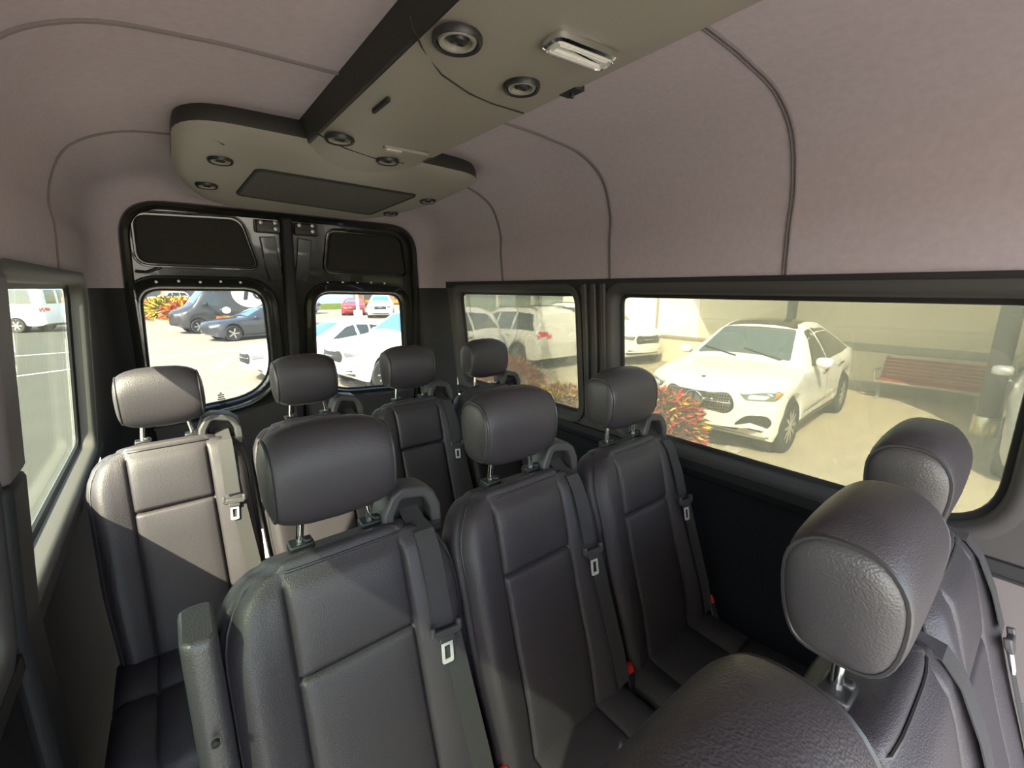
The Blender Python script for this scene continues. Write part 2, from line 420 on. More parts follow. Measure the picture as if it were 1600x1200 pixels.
# ------------------------------------------------------------------ rear doors
WL = rpoly([(-.085, 2.245, .09), (.445, 2.24, .11), (.455, 1.64, .24), (-.125, 1.585, .10)], 10)
WR = rpoly([(.685, 2.225, .11), (1.235, 2.21, .09), (1.285, 1.565, .10), (.675, 1.60, .24)], 10)
PL = rpoly([(-.055, 2.56, .05), (.355, 2.572, .05), (.412, 2.345, .035), (-.065, 2.352, .05)], 6)
PR = rpoly([(.785, 2.55, .04), (1.195, 2.542, .05), (1.242, 2.315, .05), (.755, 2.338, .035)], 6)
def dm(d): return lambda x, z: (x, door_y(z) + d, z)
def rear_door(n, outline, win, insert, hinge, lab):
    d = MB(); sheet(d, outline, dm(.012), [win])
    d.grid([[dm(.012)(*p) for p in win], [dm(.045)(*p) for p in offset_poly(win, -.012)]], True)
    sheet(d, outline, dm(.06), [offset_poly(win, -.012)])
    D = struct('door_%d' % n, d, M['gloss'], label=lab, cat='door', angle=50)
    fr = MB()
    o2 = offset_poly(win, .045)
    fr.grid([[dm(.012)(*p) for p in offset_poly(win, .055)], [dm(-.002)(*p) for p in offset_poly(win, .048)], [dm(-.002)(*p) for p in offset_poly(win, .038)], [dm(.006)(*p) for p in offset_poly(win, .03)], [dm(.008)(*p) for p in offset_poly(win, .004)], [dm(.02)(*p) for p in win]], True)
    obj('window_frame', fr, M['gloss'], D, angle=60)
    sl = MB().grid([[dm(.042)(*p) for p in offset_poly(win, -.004)], [dm(.038)(*p) for p in offset_poly(win, -.014)], [dm(.05)(*p) for p in offset_poly(win, -.018)]], True)
    obj('seal', sl, M['rubber'], D)
    g = MB(); slab(g, offset_poly(win, -.006), dm(.050), dm(.054)); obj('pane', g, G_REAR, D, smooth=False)
    ins = MB()
    ins.grid([[dm(.012)(*p) for p in insert], [dm(-.006)(*p) for p in offset_poly(insert, -.004)], [dm(-.010)(*p) for p in offset_poly(insert, -.014)]], True)
    sheet(ins, offset_poly(insert, -.014), dm(-.010)); obj('upper_insert', ins, M['insert'], D, angle=60)
    rim = MB().tube([dm(.004)(*p) for p in offset_poly(insert, .012)], .006, 6, True); obj('insert_rim', rim, M['gloss'], D)
    hx, hz = hinge
    h = MB().box(dm(-.012)(hx, hz), (.115, .03, .062)); hp = obj('latch_plate', h, M['gloss'], D, bevel=.006)
    for bx, bz in ((-.035, .018), (.03, .02), (.03, -.008)):
        b = MB().lathe([(.0, -.008), (.009, -.006), (.009, .004)], dm(-.032)(hx + bx, hz + bz), 'y', 10); obj('bolt', b, M['bolt'], hp)
    # pressed ribs of the inner panel
    r = MB()
    sgn = 1 if n == 1 else -1
    xs = .47 if n == 1 else .65
    r.bar([dm(.004)(xs, 2.5), dm(.004)(xs + sgn * .015, 2.36), dm(.004)(xs + sgn * .03, 2.28)], .07, .02, (0, -1, 0))
    xo = -.06 if n == 1 else 1.24
    r.tube([dm(.006)(xo - sgn * .02, 2.315), dm(.004)(xo + sgn * .02, 2.31), dm(.004)(xo + sgn * .08, 2.335)], .008, 6)
    obj('pressed_rib', r, M['gloss'], D, bevel=.006)
    for q in range(5):
        bx = lerp(win[0][0] + .08, win[0][0] + .42, q / 4)
        b = MB().lathe([(.0, -.004), (.006, -.003), (.006, .004)], dm(.004)(bx, 2.268 + (.004 if q % 2 else 0)), 'y', 8); obj('screw', b, M['bolt'], D)
    # lower lining with a ledge under the window
    lx0, lx1 = (-.13, .52) if n == 1 else (.60, 1.31)
    lw = MB(); zb = 1.60
    lw.grid([[(lerp(lx0, lx1, i / 12), door_y(z) - dd, z - .0 + (.075 * abs((i / 12 if n == 1 else 1 - i / 12)) ** 4 if z > 1.3 else 0)) for i in range(13)] for z, dd in ((.8, .0), (1.3, .0), (1.50, .02), (1.545, .03), (1.555, -.03))])
    obj('lower_lining', lw, M['greyplastic'], D, angle=50)
    return D
D1 = rear_door(1, [(-.20, .75), (.555, .75), (.555, 2.64), (-.16, 2.64)], WL, PL, (.475, 2.545), 'rear door on the left of the photo with clear window')
rear_door(2, [(.575, .75), (1.40, .75), (1.36, 2.64), (.575, 2.64)], WR, PR, (.655, 2.545), 'rear door on the right of the photo with clear window')
gm = MB()
for k, (x, z, w) in enumerate(((.185, 1.675, .010), (.178, 1.664, .016), (.192, 1.664, .016), (.185, 1.652, .028), (.185, 1.640, .036))):
    gm.box(dm(.0485)(x, z), (w, .002, .006))
obj('glass_mark', gm, M['greyplastic'], D1, smooth=False)
mb = MB().bar([(.56, door_y(z) - .012, z) for z in (.8, 1.6, 2.2, 2.6)], .055, .05, (0, -1, 0))
struct('trim_11', mb, M['darktrim'], bevel=.012, label='dark rubber strip between the rear doors', cat='trim')
fl = [(-.135, 1.3), (-.12, 1.9)] + list(opn) + [(1.325, 1.9), (1.345, 1.3)]
mb = MB().tube([(x, door_y(z) - .012, z) for x, z in fl], .02, 8)
struct('trim_12', mb, M['gloss'], label='black painted flange around the rear door opening', cat='trim')

# ------------------------------------------------------------------ ceiling air duct and rear air outlet housing
def slabz(mb, poly, z0, z1):
    return mb.prism(poly, lambda p: (p[0], p[1], z0), lambda p: (p[0], p[1], z1))
def vent(parent, c, r, tilt=(0, 0)):
    R = Matrix.Translation(c) @ Matrix.Rotation(tilt[0], 4, 'X') @ Matrix.Rotation(tilt[1], 4, 'Y')
    ring = MB()
    ring.grid([[(rr * cos(a), rr * sin(a), h) for a in [2 * pi * k / 28 for k in range(28)]] for rr, h in ((r, .004), (r, -.004), (r * .93, -.008), (r * .82, -.005), (r * .80, .004))], True)
    n = obj('vent_nozzle', ring.xf(R), M['plastic'], parent)
    cup = MB()
    cup.grid([[(rr * cos(a), rr * sin(a), h) for a in [2 * pi * k / 28 for k in range(28)]] for rr, h in ((r * .8, .0), (r * .72, -.006), (r * .6, -.005), (r * .5, .012), (r * .42, .02), (.0005, .02))], True)
    obj('nozzle_cup', cup.xf(R), M['duct'], n)
    ball = MB()
    ball.grid([[(rr * cos(a), rr * sin(a), h) for a in [2 * pi * k / 20 for k in range(20)]] for rr, h in ((r * .47, .02), (r * .44, .0), (r * .3, -.006), (r * .26, .008), (.0005, .008))], True)
    obj('nozzle_ball', ball.xf(R @ Matrix.Rotation(.35, 4, 'X')), M['plastic'], n)
    return n
DZ = 2.655; DX = .585
duct = thing('air_duct', 'long grey ceiling air duct with round vents and a lamp along the roof centre', 'air duct', (DX, .2, DZ))
K = .0587
sec = [(-.172, .008), (-.12, -.004), (0, -.010), (.12, -.004), (.172, .006)]
sec = [(x * 1.03 + .004, z) for x, z in sec]
ysd = [-1.6 + i * .1475 for i in range(22)]
mb = MB(); mb.grid([[(x, y, z) for x, z in [(p.x, p.y) for p in catmull(sec, 4, False)]] for y in ysd])
body = obj('duct_body', mb, M['duct'], duct, fix=False)
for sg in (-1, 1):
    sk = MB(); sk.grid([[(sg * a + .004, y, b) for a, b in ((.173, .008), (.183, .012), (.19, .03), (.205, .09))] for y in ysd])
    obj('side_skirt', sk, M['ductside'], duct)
def dz(x): return -.010 + .006 * min(1, (abs(x) / .12) ** 2) - .002
def du(x, y): return (x * 1.0587 - .585, y * 1.0587 - .2)     # duct underside, metres from the duct's own origin
for pts in ([(.35, .69), (.365, .713), (.40, .752), (.461, .794), (.54, .822), (.609, .837), (.70, .845)], [(.36, 1.29), (.371, 1.301), (.46, 1.345), (.571, 1.38), (.66, 1.39)]):
    pts = [du(*p) for p in pts]
    g = MB().tube([(x, y, dz(x) + (.010 if x < -.16 else 0) + .001) for x, y in pts], .0018, 6); obj('panel_joint', g, M['ductdark'], duct)
for (vx, vy), r in (((.424, .677), .043), ((.601, .731), .038), ((.426, 1.277), .040), ((.599, 1.375), .036)):
    x, y = du(vx, vy); vent(duct, (x, y, dz(x) - .001), r)
lp = rpoly([(-.066, -.022, .014), (.066, -.022, .014), (.066, .022, .014), (-.066, .022, .014)], 5)
lx, ly = du(.592, .568)
Rl = Matrix.Translation((lx, ly, dz(0) - .004)) @ Matrix.Rotation(-.10, 4, 'Z')
bz = MB().grid([[(x, y, z) for x, y in offset_poly(lp, o)] for o, z in ((.005, .006), (.005, -.004), (0, -.007), (-.003, -.003))], True); bz = obj('lamp_frame', bz.xf(Rl), M['chrome'], duct)
ln = MB(); rr = [[(x, y, z) for x, y in offset_poly(lp, o)] for o, z in ((-.002, -.003), (-.006, -.008), (-.010, -.004), (-.013, -.008), (-.016, -.004))]; ln.grid(rr, True); ln.f.append(tuple(len(ln.v) - len(lp) + i for i in range(len(lp))))
obj('lamp_lens', ln.xf(Rl), M['lens'], bz)
st = rpoly([(-.072, -.011, .010), (.072, -.011, .010), (.072, .011, .010), (-.072, .011, .010)], 5)
sx, sy = du(.604, 1.25)
s2 = MB(); slabz(s2, st, -.004, .004); s2 = obj('reading_strip', s2.xf(Matrix.Translation((sx, sy, dz(0)))), M['duct'], duct)
s3 = MB(); slabz(s3, rpoly([(-.064, -.007, .006), (-.018, -.007, .003), (-.018, .007, .003), (-.064, .007, .006)], 4), -.007, .0); obj('strip_lens', s3.xf(Matrix.Translation((sx, sy, dz(0)))), M['lens'], s2)
sx, sy = du(.428, 1.0)
sl = MB(); slabz(sl, rpoly([(-.004, -.046, .003), (.004, -.046, .003), (.004, .046, .003), (-.004, .046, .003)], 3), -.003, .006); obj('slot', sl.xf(Matrix.Translation((sx, sy, dz(.1)))), M['ductdark'], duct)
for p in ((.712, .714), (.715, 1.335)):
    cx, cy = du(*p); cx = .178
    c = MB().box((cx, cy, .006), (.03, .05, .012)); c.lathe([(.0, -.01), (.006, -.008), (.006, .006)], (cx, cy, .0), 'z', 10); obj('cover_clip', c, M['plastic'], duct, bevel=.003)

TZ = 2.664
ac = thing('air_outlet_housing', 'wide dark ceiling housing with a grille panel above the rear doors', 'air conditioner', (.585, 1.55, TZ))
def tz(y): return -.070 * (y + .05)          # the underside drops towards the rear doors
tp = rpoly([(-.505, -.06, .15), (-.20, -.055, .05), (.22, -.04, .05), (.505, -.02, .15), (.50, .50, .18), (.36, .90, .18), (-.36, .90, .18), (-.50, .50, .18)], 8)
mb = MB()
lv = [(.010, .0), (.002, -.010), (-.004, -.030), (-.007, -.07), (-.008, -.12)]
mb.grid([[(x, y, z + tz(y)) for x, y in offset_poly(tp, o)] for z, o in lv], True)
sheet(mb, offset_poly(tp, -.12), lambda x, y: (x, y, -.008 + tz(y)))
obj('housing_body', mb, M['duct'], ac, angle=60)
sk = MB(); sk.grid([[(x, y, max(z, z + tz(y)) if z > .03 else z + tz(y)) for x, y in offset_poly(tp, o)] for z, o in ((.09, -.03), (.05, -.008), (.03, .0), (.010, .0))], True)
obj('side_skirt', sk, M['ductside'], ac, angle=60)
gp = rpoly([(-.266, .245, .02), (.331, .285, .02), (.285, .70, .02), (-.288, .60, .02)], 4)
fr = MB().grid([[(x, y, z + tz(y)) for x, y in offset_poly(gp, o)] for o, z in ((.012, -.008), (.008, -.015), (.0, -.015), (-.004, -.008))], True); f_ = obj('grille_frame', fr, M['ductdark'], ac)
gg = MB(); slab(gg, offset_poly(gp, -.002), lambda x, y: (x, y, -.013 + tz(y)), lambda x, y: (x, y, -.007 + tz(y))); obj('grille_panel', gg, M['grille'], f_)
for vx, vy in ((-.38, .207), (-.397, .527), (.425, .349), (.375, .65)):
    vent(ac, (vx, vy, -.009 + tz(vy)), .036, (-.07, 0))

# ------------------------------------------------------------------ passenger seats
# local frame: x across, y rearward, z up from the floor (.68); y equals world y for the middle row
FZ = .68
A15 = radians(15)
def bp(x, n, t):   # backrest frame: t up the back, n out of its front
    return (x, .665 + t * sin(A15) - n * cos(A15), 1.08 - FZ + t * cos(A15) + n * sin(A15))
TT = .672
def bw(t):
    base = .214 + .014 * smooth(0, .3, t)
    s = (t - (TT - .13)) / .13
    return base if s <= 0 else base - .085 * (1 - sqrt(max(0, 1 - s * s)))
def bn(x, t, w):
    n = .052 + .016 * smooth(.105, .18, abs(x + .008)) * (1 - smooth(.5, .64, t)) + .008 * math.exp(-((t - .17) / .12) ** 2)
    for gx in (-.119, .104):
        if .02 < t < .645: n -= .010 * math.exp(-((x - gx) / .0045) ** 2)
    if -.119 < x < .104:
        n -= .012 * math.exp(-((t - .475) / .005) ** 2)
        n += .006 * (1 - math.exp(-((t - .475) / .03) ** 2)) * (1 - (abs(x + .008) / .115) ** 4)
    n -= .040 * smooth(.80, 1.0, abs(x) / w) ** 2
    n -= .022 * smooth(TT - .07, TT, t) ** 2
    return n
def backrest_mb():
    gx = sorted(set([-1, -.985, -.96, -.92, -.86, -.8, -.72, -.64, .64, .72, .8, .86, .92, .96, .985, 1] + [(.104 + d) / .225 for d in (-.012, -.006, -.003, 0, .003, .006, .012)] + [(-.119 + d) / .225 for d in (-.012, -.006, -.003, 0, .003, .006, .012)] + [-.4, -.3, -.2, -.1, 0, .1, .2, .3]))
    ts = sorted(set([i * .035 for i in range(19)] + [.475 + d for d in (-.014, -.008, -.004, 0, .004, .008, .014)] + [.64, .65, .658, .665, .669, TT]))
    rings = []
    for t in ts:
        w = bw(t); fr = []
        for u in gx:
            # keep groove lines straight: only the outer part follows the outline
            x = u * .225 if abs(u) < .62 else (abs(u) / u) * lerp(.62 * .225, w, (abs(u) - .62) / .38)
            fr.append((x, bn(x, t, w)))
        nf = fr[-1][1]; tk = -.062
        side = [(w + .004, lerp(nf, tk, .25)), (w + .005, lerp(nf, tk, .6)), (w - .004, lerp(nf, tk, .9))]
        back = [(w * k, tk - .012 * (1 - k * k)) for k in (.85, .4, 0, -.4, -.85)]
        sl = [(-x, n) for x, n in side][::-1]
        rings.append([bp(x, n, t) for x, n in fr + side + back + sl])
    # crown: pull the ring in and up
    top = rings[-1]; c = Vector((0, 0, 0))
    for p in top: c += Vector(p)
    c /= len(top)
    for k, h in ((.93, .008), (.75, .013), (.45, .016)):
        rings.append([(lerp(c.x, p[0], .4 + .6 * k), lerp(c.y, p[1], k), p[2] * .4 + lerp(c.z, p[2], k) * .6 + h) for p in top])
    return MB().loft(rings)
def cushion_mb():
    rings = []
    for y, zt, wk in [(.70, 1.115, .9), (.66, 1.128, 1), (.55, 1.126, 1), (.475, 1.124, 1), (.469, 1.119, 1), (.465, 1.112, 1), (.461, 1.119, 1), (.455, 1.125, 1), (.40, 1.130, 1), (.32, 1.137, 1), (.26, 1.138, 1), (.215, 1.128, .99), (.195, 1.10, .97), (.188, 1.06, .95)]:
        r = []
        for x in (-.226, -.215, -.19, -.16, -.130, -.122, -.119, -.116, -.108, -.05, 0, .05, .093, .101, .104, .107, .115, .15, .19, .215, .226):
            z = zt + .012 * smooth(.11, .2, abs(x + .008)) - .03 * smooth(.19, .226, abs(x)) ** 2
            z -= .009 * max(math.exp(-((x + .119) / .004) ** 2), math.exp(-((x - .104) / .004) ** 2))
            r.append((x * wk, y, z - FZ))
        r += [(.228 * wk, y, 1.05 - FZ), (.20 * wk, y, .99 - FZ), (-.20 * wk, y, .99 - FZ), (-.228 * wk, y, 1.05 - FZ)]
        rings.append(r)
    return MB().loft(rings)
HPROF = [(.0, 1.792), (.034, 1.797), (.052, 1.83), (.062, 1.89), (.060, 1.945), (.036, 1.98), (.0, 1.988), (-.034, 1.978), (-.058, 1.94), (-.064, 1.89), (-.058, 1.83), (-.038, 1.797)]
HY = .872; HZ = 1.885
HP = [(p.x, p.y) for p in catmull(HPROF, 3)]
def hring(x, s, dy=0):
    k = abs(x) / .118; out = []
    for y, z in HP:
        dzz = z - HZ
        drop = .022 * k ** 3 * (dzz / .1) if dzz > 0 else .020 * k ** 3 * (dzz / .09)
        out.append((x, HY + y * s + dy, HZ + (dzz - drop) * s - FZ))
    return out
def headrest(root, mat_band=None):
    mb = MB().loft([hring(x, s) for x, s in [(-.112, .925), (-.108, .955), (-.100, .978), (-.084, .994), (-.055, 1.0), (0, 1.003), (.055, 1.0), (.084, .994), (.100, .978), (.108, .955), (.112, .925)]])
    h = obj('headrest', mb, M['leather'], root, angle=60)
    for sg in (-1, 1):
        sp = MB().loft([hring(sg * x, s) for x, s in [(.110, .92), (.1145, .90), (.118, .84), (.121, .72), (.1235, .55), (.1250, .35), (.1256, .15), (.1258, .03)]])
        obj('side_panel', sp, M['leatherside'], h, angle=60)
        obj('piping', MB().tube(hring(sg * .1125, .93), .0032, 6, True), M['piping'], h)
        px = sg * .070
        obj('headrest_post', MB().tube([(px * .86, HY, 1.83 - FZ), (px, HY - .004, 1.76 - FZ), (px, HY - .008, 1.70 - FZ)], .0075, 10), M['chrome'], h)
    for sg in (-1, 1):
        g = MB().box((sg * .070, HY - .006, 1.742 - FZ), (.046, .036, .020)); g.box((sg * .070 + .012, HY - .012, 1.754 - FZ), (.016, .018, .010))
        obj('post_guide', g, M['plastic'], root, bevel=.004)
    return h
def make_seat():
    root = thing('passenger_seat', 'seat', 'seat', (0, 0, FZ))
    b = obj('backrest', backrest_mb(), M['leather'], root, angle=70)
    pip = [bp(sg * (bw(t) - .010 if t < TT - .012 else bw(t) - .02), bn(bw(t) - .010, t, bw(t)) + .002, t) for sg, t in [(-1, i * .03) for i in range(22)] + [(-1, .655), (-1, .668)]]
    pip += [bp(lerp(-bw(.668) + .02, bw(.668) - .02, i / 8), bn(lerp(-bw(.668) + .02, bw(.668) - .02, i / 8), .668, bw(.668)) + .002, .668) for i in range(1, 8)]
    pip += [bp(-x, n, t) for x, n, t in [(-(bw(t) - .010), bn(bw(t) - .010, t, bw(t)) + .002, t) for t in [.668, .655] + [i * .03 for i in range(21, -1, -1)]]]
    obj('piping', MB().tube(pip, .0026, 6), M['piping'], b)
    obj('back_shell', MB().loft([[bp(sx * bw(t) * .93, n, t) for sx, n in ((-1, -.06), (-.9, -.078), (.9, -.078), (1, -.06))] for t in (.02, .2, .4, .58, .62)]), M['plastic'], b)
    obj('cushion', cushion_mb(), M['leather'], root, angle=70)
    sb = MB().box((0, .45, .29), (.40, .42, .05)); sb.box((0, .66, .36), (.30, .08, .12))
    obj('seat_frame', sb, M['plastic'], root, bevel=.01)
    for sg in (-1, 1):
        obj('leg', MB().bar([(sg * .16, .30, .27), (sg * .16, .27, .14), (sg * .16, .25, .0)], .05, .03, (0, 1, 0)), M['plastic'], root)
        obj('leg', MB().bar([(sg * .16, .60, .27), (sg * .16, .66, .14), (sg * .16, .68, .0)], .05, .03, (0, 1, 0)), M['plastic'], root)
    headrest(root)
    # shoulder belt guide standing on the right of the seat top
    gx0, gx1 = .105, .213
    gy = .868; gz = 1.712 - FZ
    path = [(gx0 - .012, gy, gz - .02), (gx0 - .004, gy, gz + .045), (gx0 + .012, gy + .004, gz + .076), (gx0 + .03, gy + .006, gz + .086), (gx1 - .025, gy + .006, gz + .076), (gx1 - .008, gy + .004, gz + .062), (gx1, gy, gz + .035), (gx1 + .002, gy, gz - .03)]
    gd = obj('belt_guide', MB().bar(path, .070, .026, [(-1, 0, .2), (-1, 0, .2), (-.6, 0, 1), (0, 0, 1), (.1, 0, 1), (.6, 0, 1), (1, 0, .2), (1, 0, 0)]), M['greyplastic'], root, bevel=.006)
    obj('guide_base', MB().box((.16, gy + .002, gz - .012), (.13, .085, .03)), M['plastic'], gd, bevel=.008)
    obj('guide_slot', MB().box((.16, gy + .012, gz + .03), (.085, .02, .07)), M['rubber'], gd, bevel=.004)
    # webbing over the front of the backrest
    def web(ts, x0, x1, off=.006):
        L = []
        for t in ts:
            x = lerp(x0, x1, (ts[0] - t) / (ts[0] - ts[-1])); L.append(Vector(bp(x, max(bn(x - .02, t, bw(t)), bn(x + .02, t, bw(t)), bn(x, t, bw(t))) + off, t)))
        return L
    nrm = bp(0, 1, 0); nrm = Vector((0, -cos(A15), sin(A15)))
    pts = [Vector((.160, gy + .006, gz + .036))] + [Vector((.160, gy - .03, gz + .016))] + web([.655, .62, .55, .47], .160, .156)
    bl = obj('shoulder_belt', MB().bar(pts, .046, .0022, [(0, .3, 1), (0, -.6, 1), nrm, nrm, nrm, nrm]), M['belt'], root)
    obj('lap_belt', MB().bar(web([.44, .3, .15, .05], .168, .195, .008), .046, .0022, nrm), M['belt'], bl)
    cx, cy, cz = bp(.156, .082, .445); R = Matrix.Translation((cx, cy, cz)) @ Matrix.Rotation(-A15, 4, 'X') @ Matrix.Rotation(.10, 4, 'Y')
    tg = MB().box((0, 0, 0), (.064, .012, .016)); tg.box((-.031, 0, .008), (.010, .013, .022)); tg.box((.031, 0, .008), (.010, .013, .022)); tg.box((0, 0, -.012), (.036, .011, .014))
    tg = obj('belt_tongue', tg.xf(R), M['greyplastic'], bl, bevel=.003)
    pl = MB(); po = rpoly([(-.013, -.018, .002), (.013, -.018, .002), (.013, -.062, .005), (-.013, -.062, .005)], 3); ph = rpoly([(-.007, -.026, .002), (.007, -.026, .002), (.007, -.054, .002), (-.007, -.054, .002)], 3)
    sheet(pl, po, lambda x, z: (x, -.0015, z), [ph]); sheet(pl, po, lambda x, z: (x, .0015, z), [ph])
    for lp_ in (po, ph): pl.grid([[(x, -.0015, z) for x, z in lp_], [(x, .0015, z) for x, z in lp_]], True)
    obj('tongue_plate', pl.xf(R), M['steel'], bl, smooth=False)
    # buckle at the right of the cushion
    R = Matrix.Translation((.246, .625, 1.135 - FZ)) @ Matrix.Rotation(-.5, 4, 'X') @ Matrix.Rotation(.12, 4, 'Y')
    bk = obj('buckle', MB().box((0, 0, -.02), (.034, .024, .085)).xf(R), M['plastic'], root, bevel=.005)
    obj('buckle_button', MB().box((0, -.012, .012), (.024, .006, .022)).box((0, -.004, .024), (.026, .018, .005)).xf(R), M['red'], bk, bevel=.002)
    return root
seat0 = make_seat()
KM = kidmap()
SEATS = [
    # x, row offset, label, group
    (.221, 0, 'black leather seat beside the upright armrest in the middle row', 'seats in the middle row'),
    (.683, 0, 'black leather seat in the centre of the middle row', 'seats in the middle row'),
    (1.150, 0, 'black leather seat of the middle row standing by the long right window', 'seats in the middle row'),
    (-.045, .955, 'sunlit leather rear seat beside the left window', 'seats in the rear row'),
    (.400, .955, 'rear row leather seat second from the left window', 'seats in the rear row'),
    (.838, .955, 'rear row leather seat with its headrest before the right rear door window', 'seats in the rear row'),
    (1.262, .955, 'rear row leather seat in the corner by the quarter window', 'seats in the rear row'),
    (.232, -.792, 'nearest leather seat, only its headrest top showing at the bottom edge', 'seats in the front row'),
    (.668, -.765, 'near leather seat with piped headrest, between two others in the front row', 'seats in the front row'),
    (1.12, -.74, 'near leather seat with piped headrest standing against the long window', 'seats in the front row'),
]
seat_roots = []
for i, (x, oy, lab, grp) in enumerate(SEATS):
    s = seat0 if i == 0 else dup_tree(seat0, KM)
    s.location = (x, oy, FZ - (.012 if i == 7 else 0)); s.scale = (.94 if oy > .5 else .965 if oy < -.5 else 1, 1, 1); tag(s, lab, 'seat', grp); seat_roots.append(s)
# folded-up armrest on the aisle side of the first middle-row seat
ar = MB().loft([[(-.272 + dx, yy + dy, zz) for dx, dy in ((0, 0), (.012, -.012), (.040, -.012), (.050, 0), (.050, .085), (.038, .095), (.012, .095), (0, .085))] for yy, zz in ((.58, .36), (.62, .5), (.70, .78), (.732, .945), (.745, 1.016), (.750, 1.032))])
a = obj('armrest', ar, M['leatherside'], seat_roots[0], bevel=.006, angle=60)
obj('armrest_screw', MB().lathe([(.0, -.004), (.006, -.003), (.006, .004)], (-.247, .692, .885), 'y', 10), M['rubber'], a)

# ------------------------------------------------------------------ outside: ground, building, canopy, bench, posts
M.update(
    asphalt=mat('asphalt', (.36, .325, .25), .9, spec=.3, noise=(1.2, .10, (1, 4, 1)), bump=('noise', 60, .3)),
    paving=mat('paving', (.40, .355, .255), .9, spec=.2, noise=(1.6, .13, (1, 3, 1)), bump=('noise', 40, .3)),
    linepaint=mat('line_paint', (.85, .84, .78), .8),
    kerb=mat('kerb_stone', (.62, .52, .30), .9),
    stucco=mat('stucco_wall', (.72, .665, .51), .9, spec=.2, noise=(.7, .04), bump=('noise', 50, .3)),
    band=mat('wall_band', (.40, .375, .31), .85),
    reveal=mat('wall_reveal', (.34, .28, .2), .7),
    panelwhite=mat('white_wall_panel', (.85, .84, .80), .6),
    facade=mat('glass_facade', (.20, .26, .20), .08, spec=.8),
    mullion=mat('pale_mullion', (.62, .60, .52), .5),
    pole=mat('dark_pole_paint', (.085, .088, .085), .4, spec=.5),
    sleeve=mat('brushed_sleeve', (.72, .66, .45), .3, metal=.8),
    wood=mat('red_wood', (.30, .072, .040), .45, spec=.4, noise=(14, .2, (1, .1, 1))),
    benchmetal=mat('bench_metal', (.34, .35, .33), .4, metal=.4),
    tyre=mat('tyre_rubber', (.028, .028, .027), .75),
    rim=mat('alloy_rim', (.55, .55, .53), .3, metal=.7),
    darkglass=mat('car_window_glass', (.045, .055, .05), .05, spec=.8, coat=.6),
    screen=mat('car_windshield_glass', (.10, .13, .125), .05, spec=.8, coat=.6),
    blueglass=mat('blue_tinted_windshield', (.10, .24, .42), .06, spec=.8, coat=.6),
    blacktrim=mat('black_car_trim', (.03, .03, .028), .4),
    roofblack=mat('black_panorama_roof', (.045, .04, .03), .12, spec=.6, coat=.8),
    headlight=mat('headlight_unit', (.16, .18, .18), .12, spec=.8, coat=.8),
    ledlens=mat('headlight_lens', (.75, .78, .78), .15, spec=.8),
    amber=mat('amber_lens', (.95, .25, .02), .3),
    tail=mat('tail_lamp', (.6, .03, .03), .25, coat=.5),
    charcoal=mat('charcoal_paint', (.045, .05, .06), .25, spec=.5, coat=.7),
    vanpaint=mat('dark_van_paint', (.05, .05, .052), .3, spec=.5, coat=.5),
    silver=mat('silver_paint', (.42, .43, .43), .3, metal=.4, coat=.5),
    redpaint=mat('red_paint', (.55, .03, .03), .3, coat=.5),
    vanwhite=mat('white_van_paint', (.66, .70, .72), .35, coat=.3),
)
mb = MB().add([(-160, -40, 0), (160, -40, 0), (160, 220, 0), (-160, 220, 0)], [(0, 1, 2, 3)])
struct('ground', mb, M['asphalt'], smooth=False, label='sunlit asphalt of the parking lot', cat='ground')
mb = MB().box((8.6, 2.0, -.001), (7.4, 11.6, .02)); struct('pavement', mb, M['paving'], smooth=False, label='beige paving between the van and the building', cat='pavement')

mb = MB().add([(-60, -30, .004), (-1.2, -30, .004), (-1.2, 60, .004), (-60, 90, .004)], [(0, 1, 2, 3)])
M['oldasphalt'] = mat('old_asphalt', (.070, .069, .055), .9, spec=.3, noise=(.8, .08), bump=('noise', 60, .3))  # darker than the asphalt of the rest of the lot
struct('lot', mb, M['oldasphalt'], smooth=False, label='older grey asphalt left of the van', cat='ground')

# the building along the right, wall plane x = 12.1
bld = thing('building', 'long pale stucco building with a horizontal band and a glass front', 'building', (12.1, 5, 0))
bx = lambda c, d: MB().box((c[0] - 12.1, c[1] - 5, c[2]), d)
obj('wall', bx((12.6, 2.5, 2.4), (1.0, 19.2, 4.8)), M['stucco'], bld, smooth=False)
obj('wall', bx((12.7, 18.1, 3.4), (1.0, 12, 2.8)), M['stucco'], bld, smooth=False)
obj('wall_band', bx((12.09, .1, .96), (.06, 8.2, .17)), M['band'], bld, smooth=False, bevel=.01)
obj('skirting', bx((12.09, 1.2, .10), (.04, 9.4, .20)), M['band'], bld, smooth=False)
pn = obj('wall_panel', bx((12.09, 7.9, 1.75), (.04, 2.62, 1.86)), M['panelwhite'], bld, smooth=False)
for yy in (9.24, 7.96):
    obj('panel_joint', bx((12.07, yy, 1.4 if yy < 9 else 1.75), (.06, .07, 2.8 if yy < 9 else 1.9)), M['reveal'], bld, smooth=False)
obj('panel_joint', bx((12.07, 7.7, .80), (.06, 3.1, .07)), M['reveal'], bld, smooth=False)
obj('glass_front', bx((12.45, 18.1, 1.1), (.1, 11.9, 2.1)), M['facade'], bld, smooth=False)
for yy in (12.3, 14.2, 16.7, 19.6, 23.9):
    obj('mullion', bx((12.36, yy, 1.1), (.12, .14, 2.1)), M['mullion'], bld, smooth=False)
obj('glass_front_sill', bx((12.3, 18.1, .12), (.3, 11.9, .25)), M['mullion'], bld, smooth=False)
